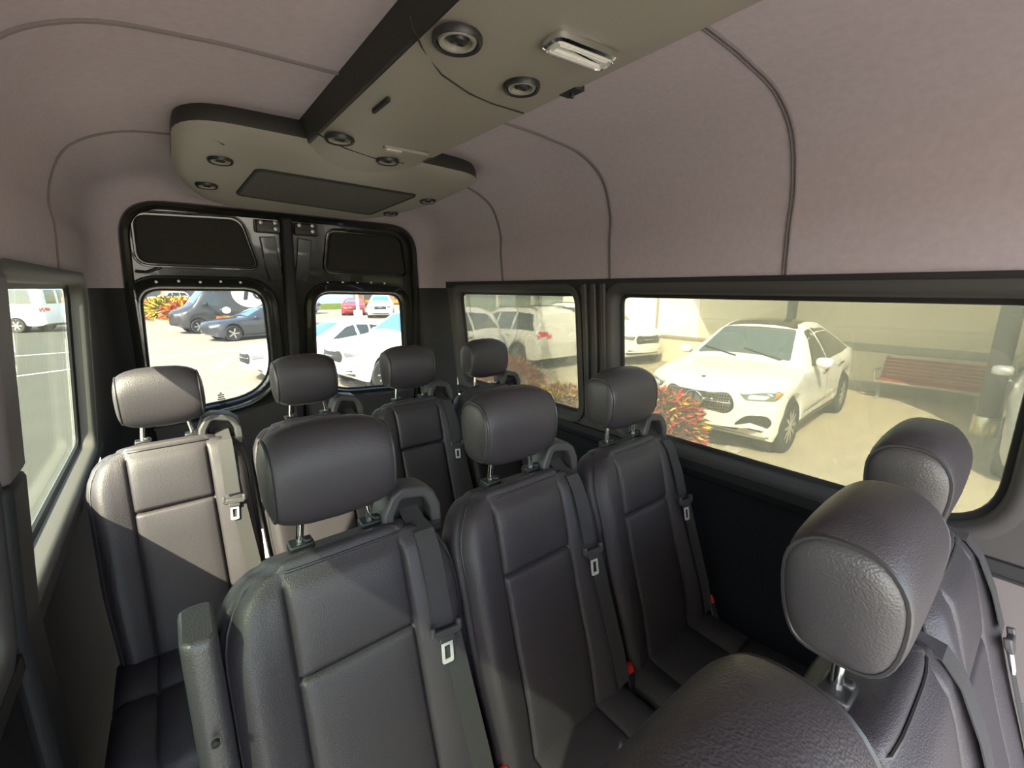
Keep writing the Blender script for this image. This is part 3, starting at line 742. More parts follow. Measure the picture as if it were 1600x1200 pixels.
# its outline: where rays to the sun from the edge of the shade seen on wall and paving meet 3.2 m
cp = [(12.1, 7.1)] + [(x - (3.2 - z) / 1.12, y - .6 * (3.2 - z) / 1.12) for x, y, z in ((12.1, 7.0, 2.1), (12.1, 6.33, 1.06), (12.1, 5.6, 0), (11.8, 2.16, 0), (10.77, 1.3, 0), (9.7, .67, 0))] + [(6.79, -6), (12.1, -6)]
cn = MB(); slabz(cn, [(x - 12.1, y - 5) for x, y in cp], 3.2, 3.4); obj('canopy', cn, M['stucco'], bld, smooth=False)

po = thing('canopy_post', 'thick round dark post in a metal sleeve beside the bench', 'post', (9.75, .52, 0))
obj('shaft', MB().lathe([(.12, .02), (.125, .3), (.125, 3.19)], (0, 0, 0), 'z', 28), M['pole'], po)
obj('sleeve', MB().lathe([(.14, 0), (.152, .005), (.152, .30), (.145, .31), (.124, .31)], (0, 0, 0), 'z', 28), M['sleeve'], po)
mb = MB().lathe([(.10, 0), (.10, 3.19)], (0, 0, 0), 'z', 20)
p2 = obj('canopy_post', mb, M['pole']); p2.location = (11.3, 3.95, 0); tag(p2, 'thin dark post rising behind the white coupe SUV roof', 'post')

bn_ = thing('bench', 'red slatted wooden bench with metal legs against the stucco wall', 'bench', (11.5, 1.48, 0))
for i in range(6):      # back slats
    obj('slat', MB().box((.12 + .035 * i, 0, .46 + .068 * i), (.022, 1.5, .056), Matrix.Rotation(-.42, 3, 'Y').inverted()), M['wood'], bn_, bevel=.004)
for i in range(5):      # seat slats
    obj('slat', MB().box((-.26 + .085 * i, 0, .425), (.068, 1.5, .025)), M['wood'], bn_, bevel=.004)
for sg in (-1, 1):
    fr = MB().bar([(-.30, sg * .72, .40), (.12, sg * .72, .39), (.20, sg * .72, .5), (.34, sg * .72, .86)], .05, .03, (0, 0, 1))
    fr.bar([(-.02, sg * .72, .39), (-.02, sg * .72, .0)], .06, .05, (1, 0, 0)); fr.box((-.02, sg * .72, .01), (.40, .07, .02))
    obj('leg', fr, M['benchmetal'], bn_, bevel=.004)
    obj('armrest', MB().bar([(.2, sg * .80, .60), (-.34, sg * .80, .60)], .05, .025, (0, 0, 1)).bar([(-.30, sg * .8, .60), (-.30, sg * .76, .40)], .04, .03, (1, 0, 0)), M['benchmetal'], bn_, bevel=.004)
obj('front_rail', MB().box((-.31, 0, .395), (.03, 1.5, .04)), M['benchmetal'], bn_, bevel=.004)

# low grey ground lamp and a few fallen leaves
gl_ = thing('ground_lamp', 'small grey ground lamp box at the end of the croton bush', 'lamp', (5.35, 2.32, 0))
obj('housing', MB().box((0, 0, .20), (.14, .17, .12)), M['kerb'], gl_, bevel=.02)
obj('stake', MB().lathe([(.02, 0), (.02, .16)], (0, 0, 0), 'z', 8), M['benchmetal'], gl_)
obj('lamp_hood', MB().box((-.03, 0, .275), (.16, .19, .03)), M['band'], gl_, bevel=.008)

# ------------------------------------------------------------------ croton bushes (leaves are surface pattern of the foliage part)
LEAF = [mat('croton_leaf_' + n, c, .5, spec=.4) for n, c in (('bronze', (.20, .055, .022)), ('brown', (.10, .035, .022)), ('orange', (.50, .13, .03)), ('crimson', (.55, .03, .05)), ('yellow', (.70, .50, .04)), ('green', (.16, .22, .03)))]
def bush(name, label, cat, loc, rad, n, wts, size, seed, group=None, stem=True):
    rnd = random.Random(seed); root = thing(name, label, cat, loc, 0, group)
    v = []; f = []; mi = []
    for k in range(n):
        a = rnd.uniform(0, 2 * pi); e = math.asin(rnd.uniform(-.35, 1)); rr = rnd.uniform(.55, 1) ** .5
        c = Vector((rad[0] * rr * cos(a) * cos(e), rad[1] * rr * sin(a) * cos(e), rad[2] * (.42 + .58 * rr * sin(e))))
        d = Vector((cos(a) * cos(e) + rnd.uniform(-.7, .7), sin(a) * cos(e) + rnd.uniform(-.7, .7), sin(e) * .7 + rnd.uniform(-.3, .7))).normalized()
        s = d.cross(Vector((rnd.uniform(-1, 1), rnd.uniform(-1, 1), 1))).normalized(); L = size * rnd.uniform(.7, 1.5); w = L * .16; b = d.cross(s) * (L * .10)
        o = len(v); drp = Vector((0, 0, -L * .22))
        v += [tuple(c), tuple(c + d * L * .4 + s * w + b), tuple(c + d * L * .5 - b * .3), tuple(c + d * L * .4 - s * w + b), tuple(c + d * L + drp)]
        f += [(o, o + 1, o + 2), (o, o + 2, o + 3), (o + 1, o + 4, o + 2), (o + 2, o + 4, o + 3)]
        m = rnd.choices(range(6), wts)[0]; mi += [m] * 4
    mb = MB(); mb.v = v; mb.f = f
    o = obj('foliage', mb, LEAF, root, fix=False, smooth=False)
    for p, m in zip(o.data.polygons, mi): p.material_index = m
    if stem:
        st = MB()
        for k in range(7):
            a = k * .9; st.tube([(.04 * cos(a), .04 * sin(a), 0), (rad[0] * .3 * cos(a), rad[1] * .3 * sin(a), rad[2] * .4), (rad[0] * .6 * cos(a), rad[1] * .6 * sin(a), rad[2] * .75)], .012, 5)
        obj('stems', st, LEAF[1], root)
    return root
CR = (5, 4, 3, 2.2, 1.2, .6)
bush('croton_bush', 'red and bronze croton bush in front of the white coupe SUV', 'bush', (4.95, 3.12, 0), (.55, .52, .93), 3000, CR, .115, 3, 'croton bushes beside the van')
bush('croton_bush', 'yellow green croton bush at the lower edge of the quarter window', 'bush', (5.0, 5.0, 0), (.45, .45, .66), 1400, (3, 2, 2, 1, 3.5, 2.5), .11, 5, 'croton bushes beside the van')
bush('croton_bush', 'bronze croton bush in front of the pearl wagon', 'bush', (5.3, 6.9, 0), (.6, .95, .85), 2600, (5, 3, 3, 2, 1, .6), .11, 8, 'croton bushes beside the van')

# ------------------------------------------------------------------ cars
def wheel_mesh(R, w, spokes=10):
    t = MB().lathe([(R * .66, -w / 2 + .01), (R * .70, -w / 2), (R * .92, -w / 2), (R, -w / 2 + .03), (R, w / 2 - .03), (R * .92, w / 2), (R * .70, w / 2), (R * .66, w / 2 - .01)], (0, 0, 0), 'y', 28)
    r = MB().lathe([(R * .69, -w / 2 + .012), (R * .66, -w / 2 + .005), (R * .63, -w / 2 + .03), (R * .62, .0), (.0, .02)], (0, 0, 0), 'y', 28)
    sp = MB()
    for k in range(spokes):
        a = 2 * pi * k / spokes; c, s = cos(a), sin(a)
        sp.bar([(R * .08 * c, -w / 2 + .02, R * .08 * s), (R * .4 * c, -w / 2 + .012, R * .4 * s), (R * .64 * c, -w / 2 + .02, R * .64 * s)], R * (.09 if spokes > 6 else .16), .02, (0, -1, 0))
    sp.lathe([(.0, -w / 2 + .004), (R * .12, -w / 2 + .008), (R * .13, -w / 2 + .03)], (0, 0, 0), 'y', 14)
    return t, r, sp
WHEELS = {}
def car(name, label, cat, loc, rz, prof, paint, feats, group=None, spokes=10, segs=None):
    """local frame: x from the nose to the tail, y to the car's right, z up"""
    root = thing(name, label, cat, loc, rz, group); P = prof; L = P['L']; R = P['R']; Ra = R + .05
    xs = set([i * L / 44 for i in range(45)] + [.02, .06, .12, L - .02, L - .06] + [p[0] for p in P['top']])
    for ax in P['axles']:
        for k in range(17): xs.add(min(L, max(0, ax + Ra * .999 * cos(pi * k / 16))))
    xs = sorted(x for x in xs if 0 <= x <= L)
    rings = []
    for x in xs:
        zt = tab(P['top'], x); zb = min(tab(P['belt'], x), zt - .02); wb = tab(P['wb'], x); wr = tab(P['wr'], x); zl = tab(P['low'], x)
        for ax in P['axles']:
            d = abs(x - ax)
            if d < Ra: zl = max(zl, R + sqrt(Ra * Ra - d * d))
        wm = wb + .035; cr = min(.05, .4 * (zt - zb)); ze = zt - cr
        if ze < zb + .005: ze = zb + .005
        zl = min(zl, zb - .06); zm = lerp(zl, zb, .5)
        half_ = [(wm * .94, zl), (wm * .99, lerp(zl, zb, .2)), (wm, zm), (wb + .022, zb - (zb - zl) * .12), (wb, zb), (lerp(wb, wr, .35) + .02 * min(1, (ze - zb) / .4), lerp(zb, ze, .4)), (lerp(wb, wr, .72) + .02 * min(1, (ze - zb) / .4), lerp(zb, ze, .78)), (wr, ze), (wr * .72, lerp(ze, zt, .62)), (wr * .38, lerp(ze, zt, .92))]
        bow = P.get('bow', .22) * max(0, 1 - x / .9) ** 1.5; bowr = P.get('bowr', .14) * max(0, 1 - (L - x) / .8) ** 1.5
        fx = lambda y: x + (bow - bowr) * (abs(y) / wm) ** 2.2
        r = [(fx(y), -y, z) for y, z in half_] + [(x, 0, zt)] + [(fx(y), y, z) for y, z in half_[::-1]]
        rings.append(r)
    body = MB().loft(rings, False, False)
    for r in (rings[0], rings[-1]):
        nh = len(r) // 2; rows = []
        for i in range(nh):
            a, c = r[i], r[-1 - i]; x0 = r[nh][0]; row = []
            for q in range(15):
                u = -1 + q / 7; row.append((lerp(x0, a[0], abs(u) ** 2.2), a[1] * abs(u) if u < 0 else c[1] * u, a[2]))
            rows.append(row)
        rows.append([(r[nh][0], 0, r[nh][2])] * 15)
        body.grid(rows)
    b = obj('body', body, paint, root, angle=38)
    bvh = BVHTree.FromPolygons([Vector(p) for p in body.v], [list(f) for f in body.f])
    def patch(nm, poly, axis, m, off=.006, parent=b, step=.12, holes=()):
        V, F = tri_region(poly, holes, step); vs = []; ok = []
        for q in V:
            if axis == 'L': o_, d = Vector((q[0], -5, q[1])), Vector((0, 1, 0))
            elif axis == 'R': o_, d = Vector((q[0], 5, q[1])), Vector((0, -1, 0))
            elif axis == 'F': o_, d = Vector((-3, q[0], q[1])), Vector((1, 0, 0))
            elif axis == 'B': o_, d = Vector((L + 3, q[0], q[1])), Vector((-1, 0, 0))
            else: o_, d = Vector((q[0], q[1], 6)), Vector((0, 0, -1))
            h = bvh.ray_cast(o_, d)
            if h[0] is None: vs.append((0, 0, 0)); ok.append(False); continue
            vs.append(tuple(h[0] - d * off)); ok.append(True)
        fs = [f for f in F if all(ok[i] for i in f)]
        mb = MB(); mb.v = list(vs); mb.f = fs
        if not fs: return None
        # give the plate an edge down into the body
        d_ = {'L': (0, 1, 0), 'R': (0, -1, 0), 'F': (1, 0, 0), 'B': (-1, 0, 0), 'T': (0, 0, -1)}[axis]
        n0 = len(poly); mb.v += [tuple(Vector(vs[i]) + Vector(d_) * (off + .012)) for i in range(n0)]
        mb.f += [(i, (i + 1) % n0, len(vs) + (i + 1) % n0, len(vs) + i) for i in range(n0) if ok[i] and ok[(i + 1) % n0]]
        return obj(nm, mb, m, parent if parent else root, angle=45)
    for it in feats:
        for ax in it['axis']:
            poly = it['poly']
            if it.get('mirror') == 'y': poly = [(x, -y) for x, y in poly] if ax == 'T' else [(-x, y) for x, y in poly]
            pp = patch(it['name'], poly, ax, it['m'], it.get('off', .006), b if it.get('sub') else root, it.get('step', .12))
    # wheel wells and wheels
    wk = (R, P.get('ww', .24), spokes)
    for ax in P['axles']:
        for sg in (-1, 1):
            wy = sg * (tab(P['wb'], ax) + .03 - wk[1] / 2)
            well = MB(); well.grid([[(ax + rr * cos(2 * pi * q / 20), wy * .93 + hh, R + rr * sin(2 * pi * q / 20)) for q in range(20)] for rr, hh in ((Ra * .98, -.06), (Ra * .98, .16), (.01, .18))], True)
            if sg > 0: well.v = [(x, 2 * wy * .93 - y, z) for x, y, z in well.v]
            obj('wheel_well', well, M['blacktrim'], root)
            if wk not in WHEELS:
                t, r, sp = wheel_mesh(*wk)
                WHEELS[wk] = [obj(n_, q, m_) for n_, q, m_ in (('wheel', t, M['tyre']), ('rim_barrel', r, M['blacktrim']), ('rim', sp, M['rim']))]
                ws = WHEELS[wk]
            else:
                ws = [o.copy() for o in WHEELS[wk]]
                for o in ws: COL.objects.link(o)
            ws[0].parent = root; ws[1].parent = ws[0]; ws[2].parent = ws[0]
            ws[0].location = (ax, wy, R); ws[0].rotation_euler = (0, 0, 0 if sg < 0 else pi)
    return root, patch, b
def F(name, axis, poly, m, **k): return dict(name=name, axis=axis, poly=poly, m=m, **k)
def both(name, poly, m, **k): return F(name, 'LR', poly, m, **k)
def front2(name, poly, m, axis='F', **k): return [F(name, axis, poly, m, **k), F(name, axis, poly, m, mirror='y', **k)]

# --- white coupe SUV facing the van
GLE = dict(L=4.94, R=.38, axles=(.87, 3.80), bow=.34, bowr=.22,
    top=[(0, .78), (.04, .93), (.12, 1.0), (.3, 1.045), (.6, 1.09), (1.0, 1.13), (1.42, 1.165), (1.8, 1.40), (2.15, 1.60), (2.4, 1.685), (2.75, 1.72), (3.2, 1.70), (3.6, 1.61), (4.0, 1.47), (4.35, 1.30), (4.6, 1.20), (4.8, 1.12), (4.9, .98), (4.94, .85)],
    belt=[(0, .66), (.12, .86), (.4, .93), (.9, 1.0), (1.4, 1.055), (2.4, 1.08), (3.2, 1.12), (4.0, 1.15), (4.5, 1.14), (4.8, 1.04), (4.94, .8)],
    wb=[(0, .80), (.06, .84), (.15, .88), (.4, .925), (.9, .955), (2.0, .93), (3.2, .945), (3.9, .965), (4.5, .90), (4.8, .82), (4.94, .72)],
    wr=[(0, .60), (.12, .70), (.5, .78), (1.42, .80), (1.8, .70), (2.2, .60), (2.6, .575), (3.4, .57), (4.0, .60), (4.5, .70), (4.94, .64)],
    low=[(0, .42), (.08, .27), (.3, .22), (1.3, .25), (4.2, .26), (4.8, .34), (4.94, .5)])
hl = rpoly([(.52, .90, .02), (.90, .925, .03), (.94, .885, .02), (.90, .795, .03), (.60, .80, .04)], 4)
gfeat = [
    F('windshield', 'T', rpoly([(1.50, -.70, .06), (1.50, .70, .06), (2.20, .545, .05), (2.20, -.545, .05)], 4), M['screen'], step=.1),
    F('roof_panel', 'T', rpoly([(2.24, -.535, .04), (2.24, .535, .04), (3.55, .52, .06), (3.55, -.52, .06)], 4), M['roofblack']),
    F('bonnet_emblem', 'T', rpoly([(.20, -.03, .02), (.20, .03, .02), (.26, .03, .02), (.26, -.03, .02)], 3), M['blacktrim'], off=.004),
    both('side_window', rpoly([(1.80, 1.10, .03), (2.55, 1.125, .02), (2.50, 1.60, .04), (2.28, 1.575, .06)], 4), M['darkglass'], step=.08),
    both('side_window', rpoly([(2.60, 1.13, .02), (3.45, 1.16, .03), (3.95, 1.20, .04), (3.70, 1.40, .2), (3.2, 1.58, .15), (2.56, 1.61, .03)], 4), M['darkglass'], step=.08),
    both('sill_trim', rpoly([(1.36, .27, .02), (3.32, .28, .02), (3.32, .36, .02), (1.36, .35, .02)], 3), M['blacktrim'], step=.15),
    both('door_moulding', rpoly([(1.40, .47, .01), (3.30, .50, .01), (3.30, .535, .01), (1.40, .505, .01)], 3), M['chrome'], step=.15),
    both('door_joint', [(2.575, .40), (2.583, .40), (2.583, 1.10), (2.575, 1.10)], M['blacktrim'], off=.003, step=.1),
    both('door_joint', [(1.45, .40), (1.458, .40), (1.60, 1.04), (1.592, 1.04)], M['blacktrim'], off=.003, step=.1),
    both('door_handle', rpoly([(2.28, .96, .015), (2.50, .965, .015), (2.50, 1.0, .015), (2.28, .995, .015)], 3), M['chrome'], off=.03),
    both('door_handle', rpoly([(3.18, .985, .015), (3.40, .99, .015), (3.40, 1.025, .015), (3.18, 1.02, .015)], 3), M['chrome'], off=.03),
    F('grille', 'F', rpoly([(-.47, .60, .10), (.47, .60, .10), (.50, .74, .08), (.42, .885, .06), (-.42, .885, .06), (-.50, .74, .08)], 4), M['blacktrim'], off=.004, step=.07),
    F('centre_intake', 'F', rpoly([(-.48, .33, .03), (.48, .33, .03), (.56, .43, .04), (-.56, .43, .04)], 4), M['blacktrim'], off=.006),
    F('front_splitter', 'F', rpoly([(-.84, .225, .02), (.84, .225, .02), (.88, .315, .03), (-.88, .315, .03)], 3), M['benchmetal'], off=.012),
]
gfeat += front2('headlight', hl, M['headlight'], off=.008, step=.05)
gfeat += front2('headlight_lens', rpoly([(.62, .815, .02), (.80, .815, .02), (.84, .865, .02), (.64, .875, .02)], 3), M['ledlens'], off=.012, step=.06)
gfeat += front2('day_light', rpoly([(.54, .897, .006), (.88, .918, .006), (.885, .905, .006), (.545, .88, .006)], 3), M['ledlens'], off=.013, step=.06)
gfeat += front2('turn_lamp', rpoly([(.875, .82, .015), (.925, .87, .015), (.935, .90, .015), (.90, .905, .015)], 3), M['amber'], off=.015, step=.05)
gfeat += front2('side_intake', rpoly([(.50, .46, .05), (.80, .36, .05), (.90, .50, .06), (.84, .60, .06), (.62, .60, .06)], 4), M['blacktrim'], off=.006, step=.06)
gfeat += front2('intake_blade', rpoly([(.52, .455, .02), (.66, .43, .02), (.86, .385, .02), (.87, .42, .02), (.68, .50, .02)], 3), M['white'], off=.012, step=.06)
gle, patch, gb = car('car', 'white coupe SUV with a black roof facing the van from the stucco wall', 'car', (5.62, 3.03, 0), radians(4.0), GLE, M['white'], gfeat)
# grille studs, bar and star emblem
gs = MB()
for iz in range(7):
    for iy in range(29):
        y = -.43 + iy * .0307; z = .625 + iz * .038
        if abs(y) < .13 and abs(z - .745) < .13 or (abs(z - .735) < .028): continue
        if abs(y) > .47 - abs(z - .74) * .35: continue
        gs.box((.34 * (abs(y) / .9) ** 2.2 + .012 + (.015 if z > .80 else 0), y, z), (.03, .013, .016))
obj('grille_studs', gs, M['rim'], gle, smooth=False)
bar = MB()
for sg in (-1, 1): bar.bar([(.34 * (abs(y) / .9) ** 2.2 - .01, y, .735) for y in (sg * .12, sg * .3, sg * .46)], .045, .03, (1, 0, 0))
obj('grille_bar', bar, M['chrome'], gle, bevel=.005)
em = MB().tube([(-.035, .118 * cos(2 * pi * k / 28), .745 + .118 * sin(2 * pi * k / 28)) for k in range(28)], .010, 8, True)
for k in range(3):
    a = pi / 2 + 2 * pi * k / 3; em.bar([(-.035, 0, .745), (-.033, .115 * cos(a), .745 + .115 * sin(a))], .026, .012, (1, 0, 0))
em_o = obj('star_emblem', em, M['chrome'], gle)
obj('emblem_plate', MB().lathe([(.0, -.022), (.112, -.020), (.115, .01)], (0, 0, .745), 'x', 24), M['headlight'], em_o)
def mirrors(root, x, y, z, paint, s=1.0):
    for sg in (-1, 1):
        m = MB().loft([[(x + dx * k * s, sg * (y + dy * s), z + dz * k * s) for dx, dz in ((-.07, -.05), (-.085, .03), (-.04, .075), (.05, .07), (.07, .03), (.06, -.05), (0, -.07))] for dy, k in ((.03, .6), (.06, .95), (.16, 1.0), (.22, .8), (.235, .45))])
        mo = obj('mirror', m, paint, root, angle=60)
        obj('mirror_stalk', MB().bar([(x + .02, sg * (y - .08), z - .06), (x + .02, sg * (y + .06), z - .04)], .06, .03, (0, 0, 1)), M['blacktrim'], mo)
mirrors(gle, 1.82, .93, 1.17, M['white'])
wp = MB().bar([(1.44, -.6, 1.195), (1.62, .0, 1.30)], .02, .012, (-.5, 0, 1)).bar([(1.44, .05, 1.195), (1.60, .62, 1.285)], .02, .012, (-.5, 0, 1)); obj('wiper', wp, M['blacktrim'], gle)

# --- boxier bodies for the other cars
SUV = dict(L=4.85, R=.37, axles=(.86, 3.70), bow=.30, bowr=.10,
    top=[(0, .80), (.04, .95), (.15, 1.02), (.5, 1.09), (1.0, 1.13), (1.40, 1.17), (1.75, 1.42), (2.05, 1.64), (2.3, 1.72), (2.8, 1.76), (3.6, 1.75), (4.2, 1.71), (4.5, 1.62), (4.68, 1.35), (4.78, 1.12), (4.83, .95), (4.85, .8)],
    belt=[(0, .66), (.15, .88), (.5, .96), (1.4, 1.06), (3, 1.09), (4.2, 1.13), (4.6, 1.10), (4.85, .76)],
    wb=[(0, .74), (.06, .82), (.3, .90), (.9, .93), (2, .92), (3.8, .93), (4.5, .89), (4.85, .78)],
    wr=[(0, .56), (.2, .72), (1.40, .78), (1.8, .68), (2.2, .60), (3, .585), (4.2, .575), (4.5, .58), (4.7, .68), (4.85, .64)],
    low=[(0, .42), (.08, .28), (.3, .24), (4.4, .27), (4.75, .36), (4.85, .5)])
WAG = dict(SUV, L=4.75, axles=(.88, 3.68), top=[(0, .80), (.04, .95), (.15, 1.02), (.5, 1.08), (1.40, 1.15), (1.8, 1.45), (2.05, 1.66), (2.3, 1.76), (2.8, 1.82), (3.8, 1.82), (4.35, 1.78), (4.52, 1.68), (4.62, 1.30), (4.68, 1.10), (4.72, .95), (4.75, .8)])
SED = dict(L=4.7, R=.34, axles=(.88, 3.70), bow=.32, bowr=.22,
    top=[(0, .62), (.05, .74), (.2, .83), (.6, .91), (1.2, .98), (1.5, 1.01), (1.9, 1.22), (2.25, 1.37), (2.6, 1.43), (3.0, 1.42), (3.5, 1.33), (3.9, 1.18), (4.2, 1.08), (4.5, 1.03), (4.62, .93), (4.7, .75)],
    belt=[(0, .55), (.2, .72), (.8, .83), (1.5, .91), (3, .95), (4, .98), (4.5, .93), (4.7, .68)],
    wb=[(0, .70), (.1, .80), (.4, .88), (.9, .90), (2, .90), (3.8, .90), (4.4, .84), (4.7, .72)],
    wr=[(0, .52), (.2, .68), (1.5, .74), (2.0, .62), (2.4, .55), (3.1, .54), (3.7, .58), (4.2, .68), (4.7, .6)],
    low=[(0, .36), (.08, .22), (.3, .18), (4.4, .22), (4.7, .4)])
VAN = dict(L=6.0, R=.36, axles=(1.0, 4.65), bow=.30, bowr=.04,
    top=[(0, .86), (.04, 1.02), (.15, 1.12), (.5, 1.25), (.85, 1.42), (1.2, 1.85), (1.55, 2.3), (1.8, 2.52), (2.2, 2.66), (3, 2.72), (5.6, 2.70), (5.85, 2.62), (5.93, 2.0), (5.97, 1.2), (6.0, .8)],
    belt=[(0, .70), (.3, 1.02), (.85, 1.18), (1.4, 1.28), (3, 1.32), (5.9, 1.32), (6.0, .76)],
    wb=[(0, .72), (.1, .82), (.5, .92), (1, .96), (3, .98), (5.8, .97), (6.0, .90)],
    wr=[(0, .5), (.3, .70), (.85, .78), (1.3, .76), (1.8, .74), (3, .76), (5.6, .76), (5.93, .76), (6.0, .72)],
    low=[(0, .42), (.1, .30), (5.7, .34), (6.0, .45)])
def suv_feats(P, gl, dark=M['darkglass'], van=False):
    top = P['top']; z = lambda x, d: tab(top, x) - d
    f = []
    if van:
        f += [F('windshield', 'T', rpoly([(.92, -.66, .06), (.92, .66, .06), (1.62, .62, .06), (1.62, -.62, .06)], 4), gl)]
        f += [both('side_window', rpoly([(1.15, 1.36, .04), (2.05, 1.38, .04), (2.05, 2.05, .06), (1.50, 2.05, .15)], 4), dark)]
    else:
        i0 = [x for x, h in top if h > 1.0 and x > 1.2][0]
        f += [F('windshield', 'T', rpoly([(i0 + .10, -.66, .06), (i0 + .10, .66, .06), (i0 + .72, .52, .05), (i0 + .72, -.52, .05)], 4), gl)]
        zb = lambda x: tab(P['belt'], x) + .045
        x0, x1, x2 = i0 + .42, 2.62, P['L'] - (.62 if P['L'] > 4.72 else 1.0)
        f += [both('side_window', rpoly([(x0, zb(x0), .03), (x1 - .03, zb(x1), .02), (x1 - .05, z(x1, .14), .04), (x0 + .42, z(x0 + .42, .15), .06)], 4), dark, step=.08)]
        x2b = x2
        f += [both('side_window', rpoly([(x1 + .03, zb(x1), .02), (x2 - .75, zb(x2 - .7), .02), (x2 - .75, z(x2 - .75, .14), .03), (x1 + .01, z(x1, .14), .03)], 4), dark, step=.08)]
        if P is not SED: f += [both('side_window', rpoly([(x2 - .69, zb(x2 - .6), .02), (x2 + .24, zb(x2 + .2), .04), (x2 - .02, z(x2, .15), .08), (x2 - .69, z(x2 - .69, .14), .03)], 4), dark, step=.08)]
        else: f += [both('side_window', rpoly([(x2 - .70, zb(x2 - .7), .02), (x2 + .02, zb(x2) + .02, .03), (x2 - .35, z(x2 - .35, .14), .15), (x2 - .70, z(x2 - .70, .14), .03)], 4), dark, step=.08)]
    k = P['top'][2][1]
    f += [F('grille', 'F', rpoly([(-.42, k - .36, .06), (.42, k - .36, .06), (.46, k - .22, .05), (.38, k - .11, .04), (-.38, k - .11, .04), (-.46, k - .22, .05)], 4), M['blacktrim'], off=.005, step=.08)]
    f += [F('centre_intake', 'F', rpoly([(-.60, k - .68, .03), (.60, k - .68, .03), (.66, k - .52, .05), (-.66, k - .52, .05)], 4), M['blacktrim'], off=.006)]
    f += front2('headlight', rpoly([(.46, k - .14, .03), (.76, k - .11, .03), (.80, k - .2, .03), (.52, k - .25, .03)], 4), M['headlight'], off=.008, step=.06)
    f += front2('tail_lamp', rpoly([(.56, k - .02, .03), (.84, k - .02, .03), (.84, k + .14, .03), (.60, k + .12, .03)], 3), M['tail'], axis='B', off=.006, step=.08)
    f += [both('tail_lamp', rpoly([(P['L'] - .22, k - .08, .03), (P['L'] - .06, k - .08, .03), (P['L'] - .10, k + .16, .03), (P['L'] - .24, k + .14, .03)], 3), M['tail'], off=.006, step=.08)]
    f += [both('sill_trim', rpoly([(1.36, P['low'][-3][1] + .01, .02), (3.2, P['low'][-3][1] + .01, .02), (3.2, P['low'][-3][1] + .12, .02), (1.36, P['low'][-3][1] + .11, .02)], 3), M['blacktrim'], step=.15)]
    f += [both('door_handle', rpoly([(x, tab(P['belt'], x) - .13, .012), (x + .20, tab(P['belt'], x) - .128, .012), (x + .20, tab(P['belt'], x) - .10, .012), (x, tab(P['belt'], x) - .102, .012)], 3), M['chrome'], off=.025) for x in ((2.3, 3.2) if not van else (1.95,))]
    f += [both('door_joint', [(2.62, .42), (2.628, .42), (2.628, tab(P['belt'], 2.6)), (2.62, tab(P['belt'], 2.6))], M['blacktrim'], off=.003)]
    return f
def lined(root, P, z0=1.84):
    for sg in (-1, 1): obj('roof_rail', MB().tube([(2.2, sg * .6, tab(P['top'], 2.2) - .03), (2.4, sg * .6, tab(P['top'], 2.4) + .035), (4.0, sg * .6, tab(P['top'], 4.0) + .035), (4.2, sg * .6, tab(P['top'], 4.2) - .03)], .018, 6), M['blacktrim'], root)
HD = radians
c, _, _ = car('car', 'pearl wagon parked tail first behind the croton bushes', 'car', (8.78, 13.4, 0), HD(-90), WAG, M['offwhite'], suv_feats(WAG, M['screen'])); lined(c, WAG); mirrors(c, 1.8, .92, 1.16, M['offwhite']); c.scale = (1, 1, .93)
c, _, _ = car('car', 'white SUV with a black grille between the wagon and the glass front', 'car', (10.88, 7.35, 0), HD(80), SUV, M['white'], suv_feats(SUV, M['screen'])); lined(c, SUV); mirrors(c, 1.8, .92, 1.16, M['white'])
c, _, _ = car('car', 'silver car at the far right edge of the long window', 'car', (6.95, -.72, 0), HD(3), SUV, M['silver'], suv_feats(SUV, M['screen']), spokes=6); mirrors(c, 1.8, .92, 1.16, M['silver'])
# beyond the rear doors
c, _, _ = car('car', 'nearest white SUV behind the right rear door window', 'car', (2.72, 9.98, 0), HD(9), SUV, M['white'], suv_feats(SUV, M['blueglass'])); mirrors(c, 1.8, .92, 1.16, M['white'])
c, _, _ = car('car', 'white sedan parked beyond the nearest white SUV', 'car', (1.30, 12.25, 0), HD(4), SED, M['white'], suv_feats(SED, M['blueglass'])); mirrors(c, 1.8, .88, .98, M['white'])
c, _, _ = car('car', 'dark sedan parked beside the dark lettered van', 'car', (1.15, 22.7, 0), HD(14), SED, M['charcoal'], suv_feats(SED, M['blueglass']), spokes=5); mirrors(c, 1.8, .88, .98, M['charcoal'])
v, vp, vb = car('van', 'dark van with a white round sign on its side', 'van', (.15, 27.6, 0), HD(10), VAN, M['vanpaint'], suv_feats(VAN, M['blueglass'], van=True), spokes=6); mirrors(v, 1.35, .96, 1.45, M['blacktrim'], 1.4)
circ = [(3.45 + .85 * cos(2 * pi * k / 32), 1.95 + .72 * sin(2 * pi * k / 32)) for k in range(32)]
vp('side_sign', circ, 'L', M['panelwhite'], .012, v, .3)
ring = lambda cx, cz, rx, rz_, n=20: [(cx + rx * cos(2 * pi * k / n), cz + rz_ * sin(2 * pi * k / n)) for k in range(n)]
vp('sign_letter', ring(3.85, 1.98, .26, .34), 'L', M['blacktrim'], .018, v, .2, [ring(3.85, 1.98, .13, .2)])
vp('sign_letter', rpoly([(3.10, 1.62, .05), (3.30, 1.62, .05), (3.50, 2.30, .05), (3.28, 2.30, .05)], 3), 'L', M['blacktrim'], .018, v, .2)
vp('door_badge', ring(2.25, 1.12, .20, .17), 'L', M['panelwhite'], .012, v, .2)
vp('side_stripe', rpoly([(1.75, .68, .05), (2.35, .68, .05), (2.35, .84, .05), (1.75, .84, .05)], 3), 'L', M['amber'], .012, v, .2)
vp('side_stripe', rpoly([(2.40, .70, .05), (4.2, .70, .05), (4.2, .84, .05), (2.40, .84, .05)], 3), 'L', M['redpaint'], .012, v, .3)
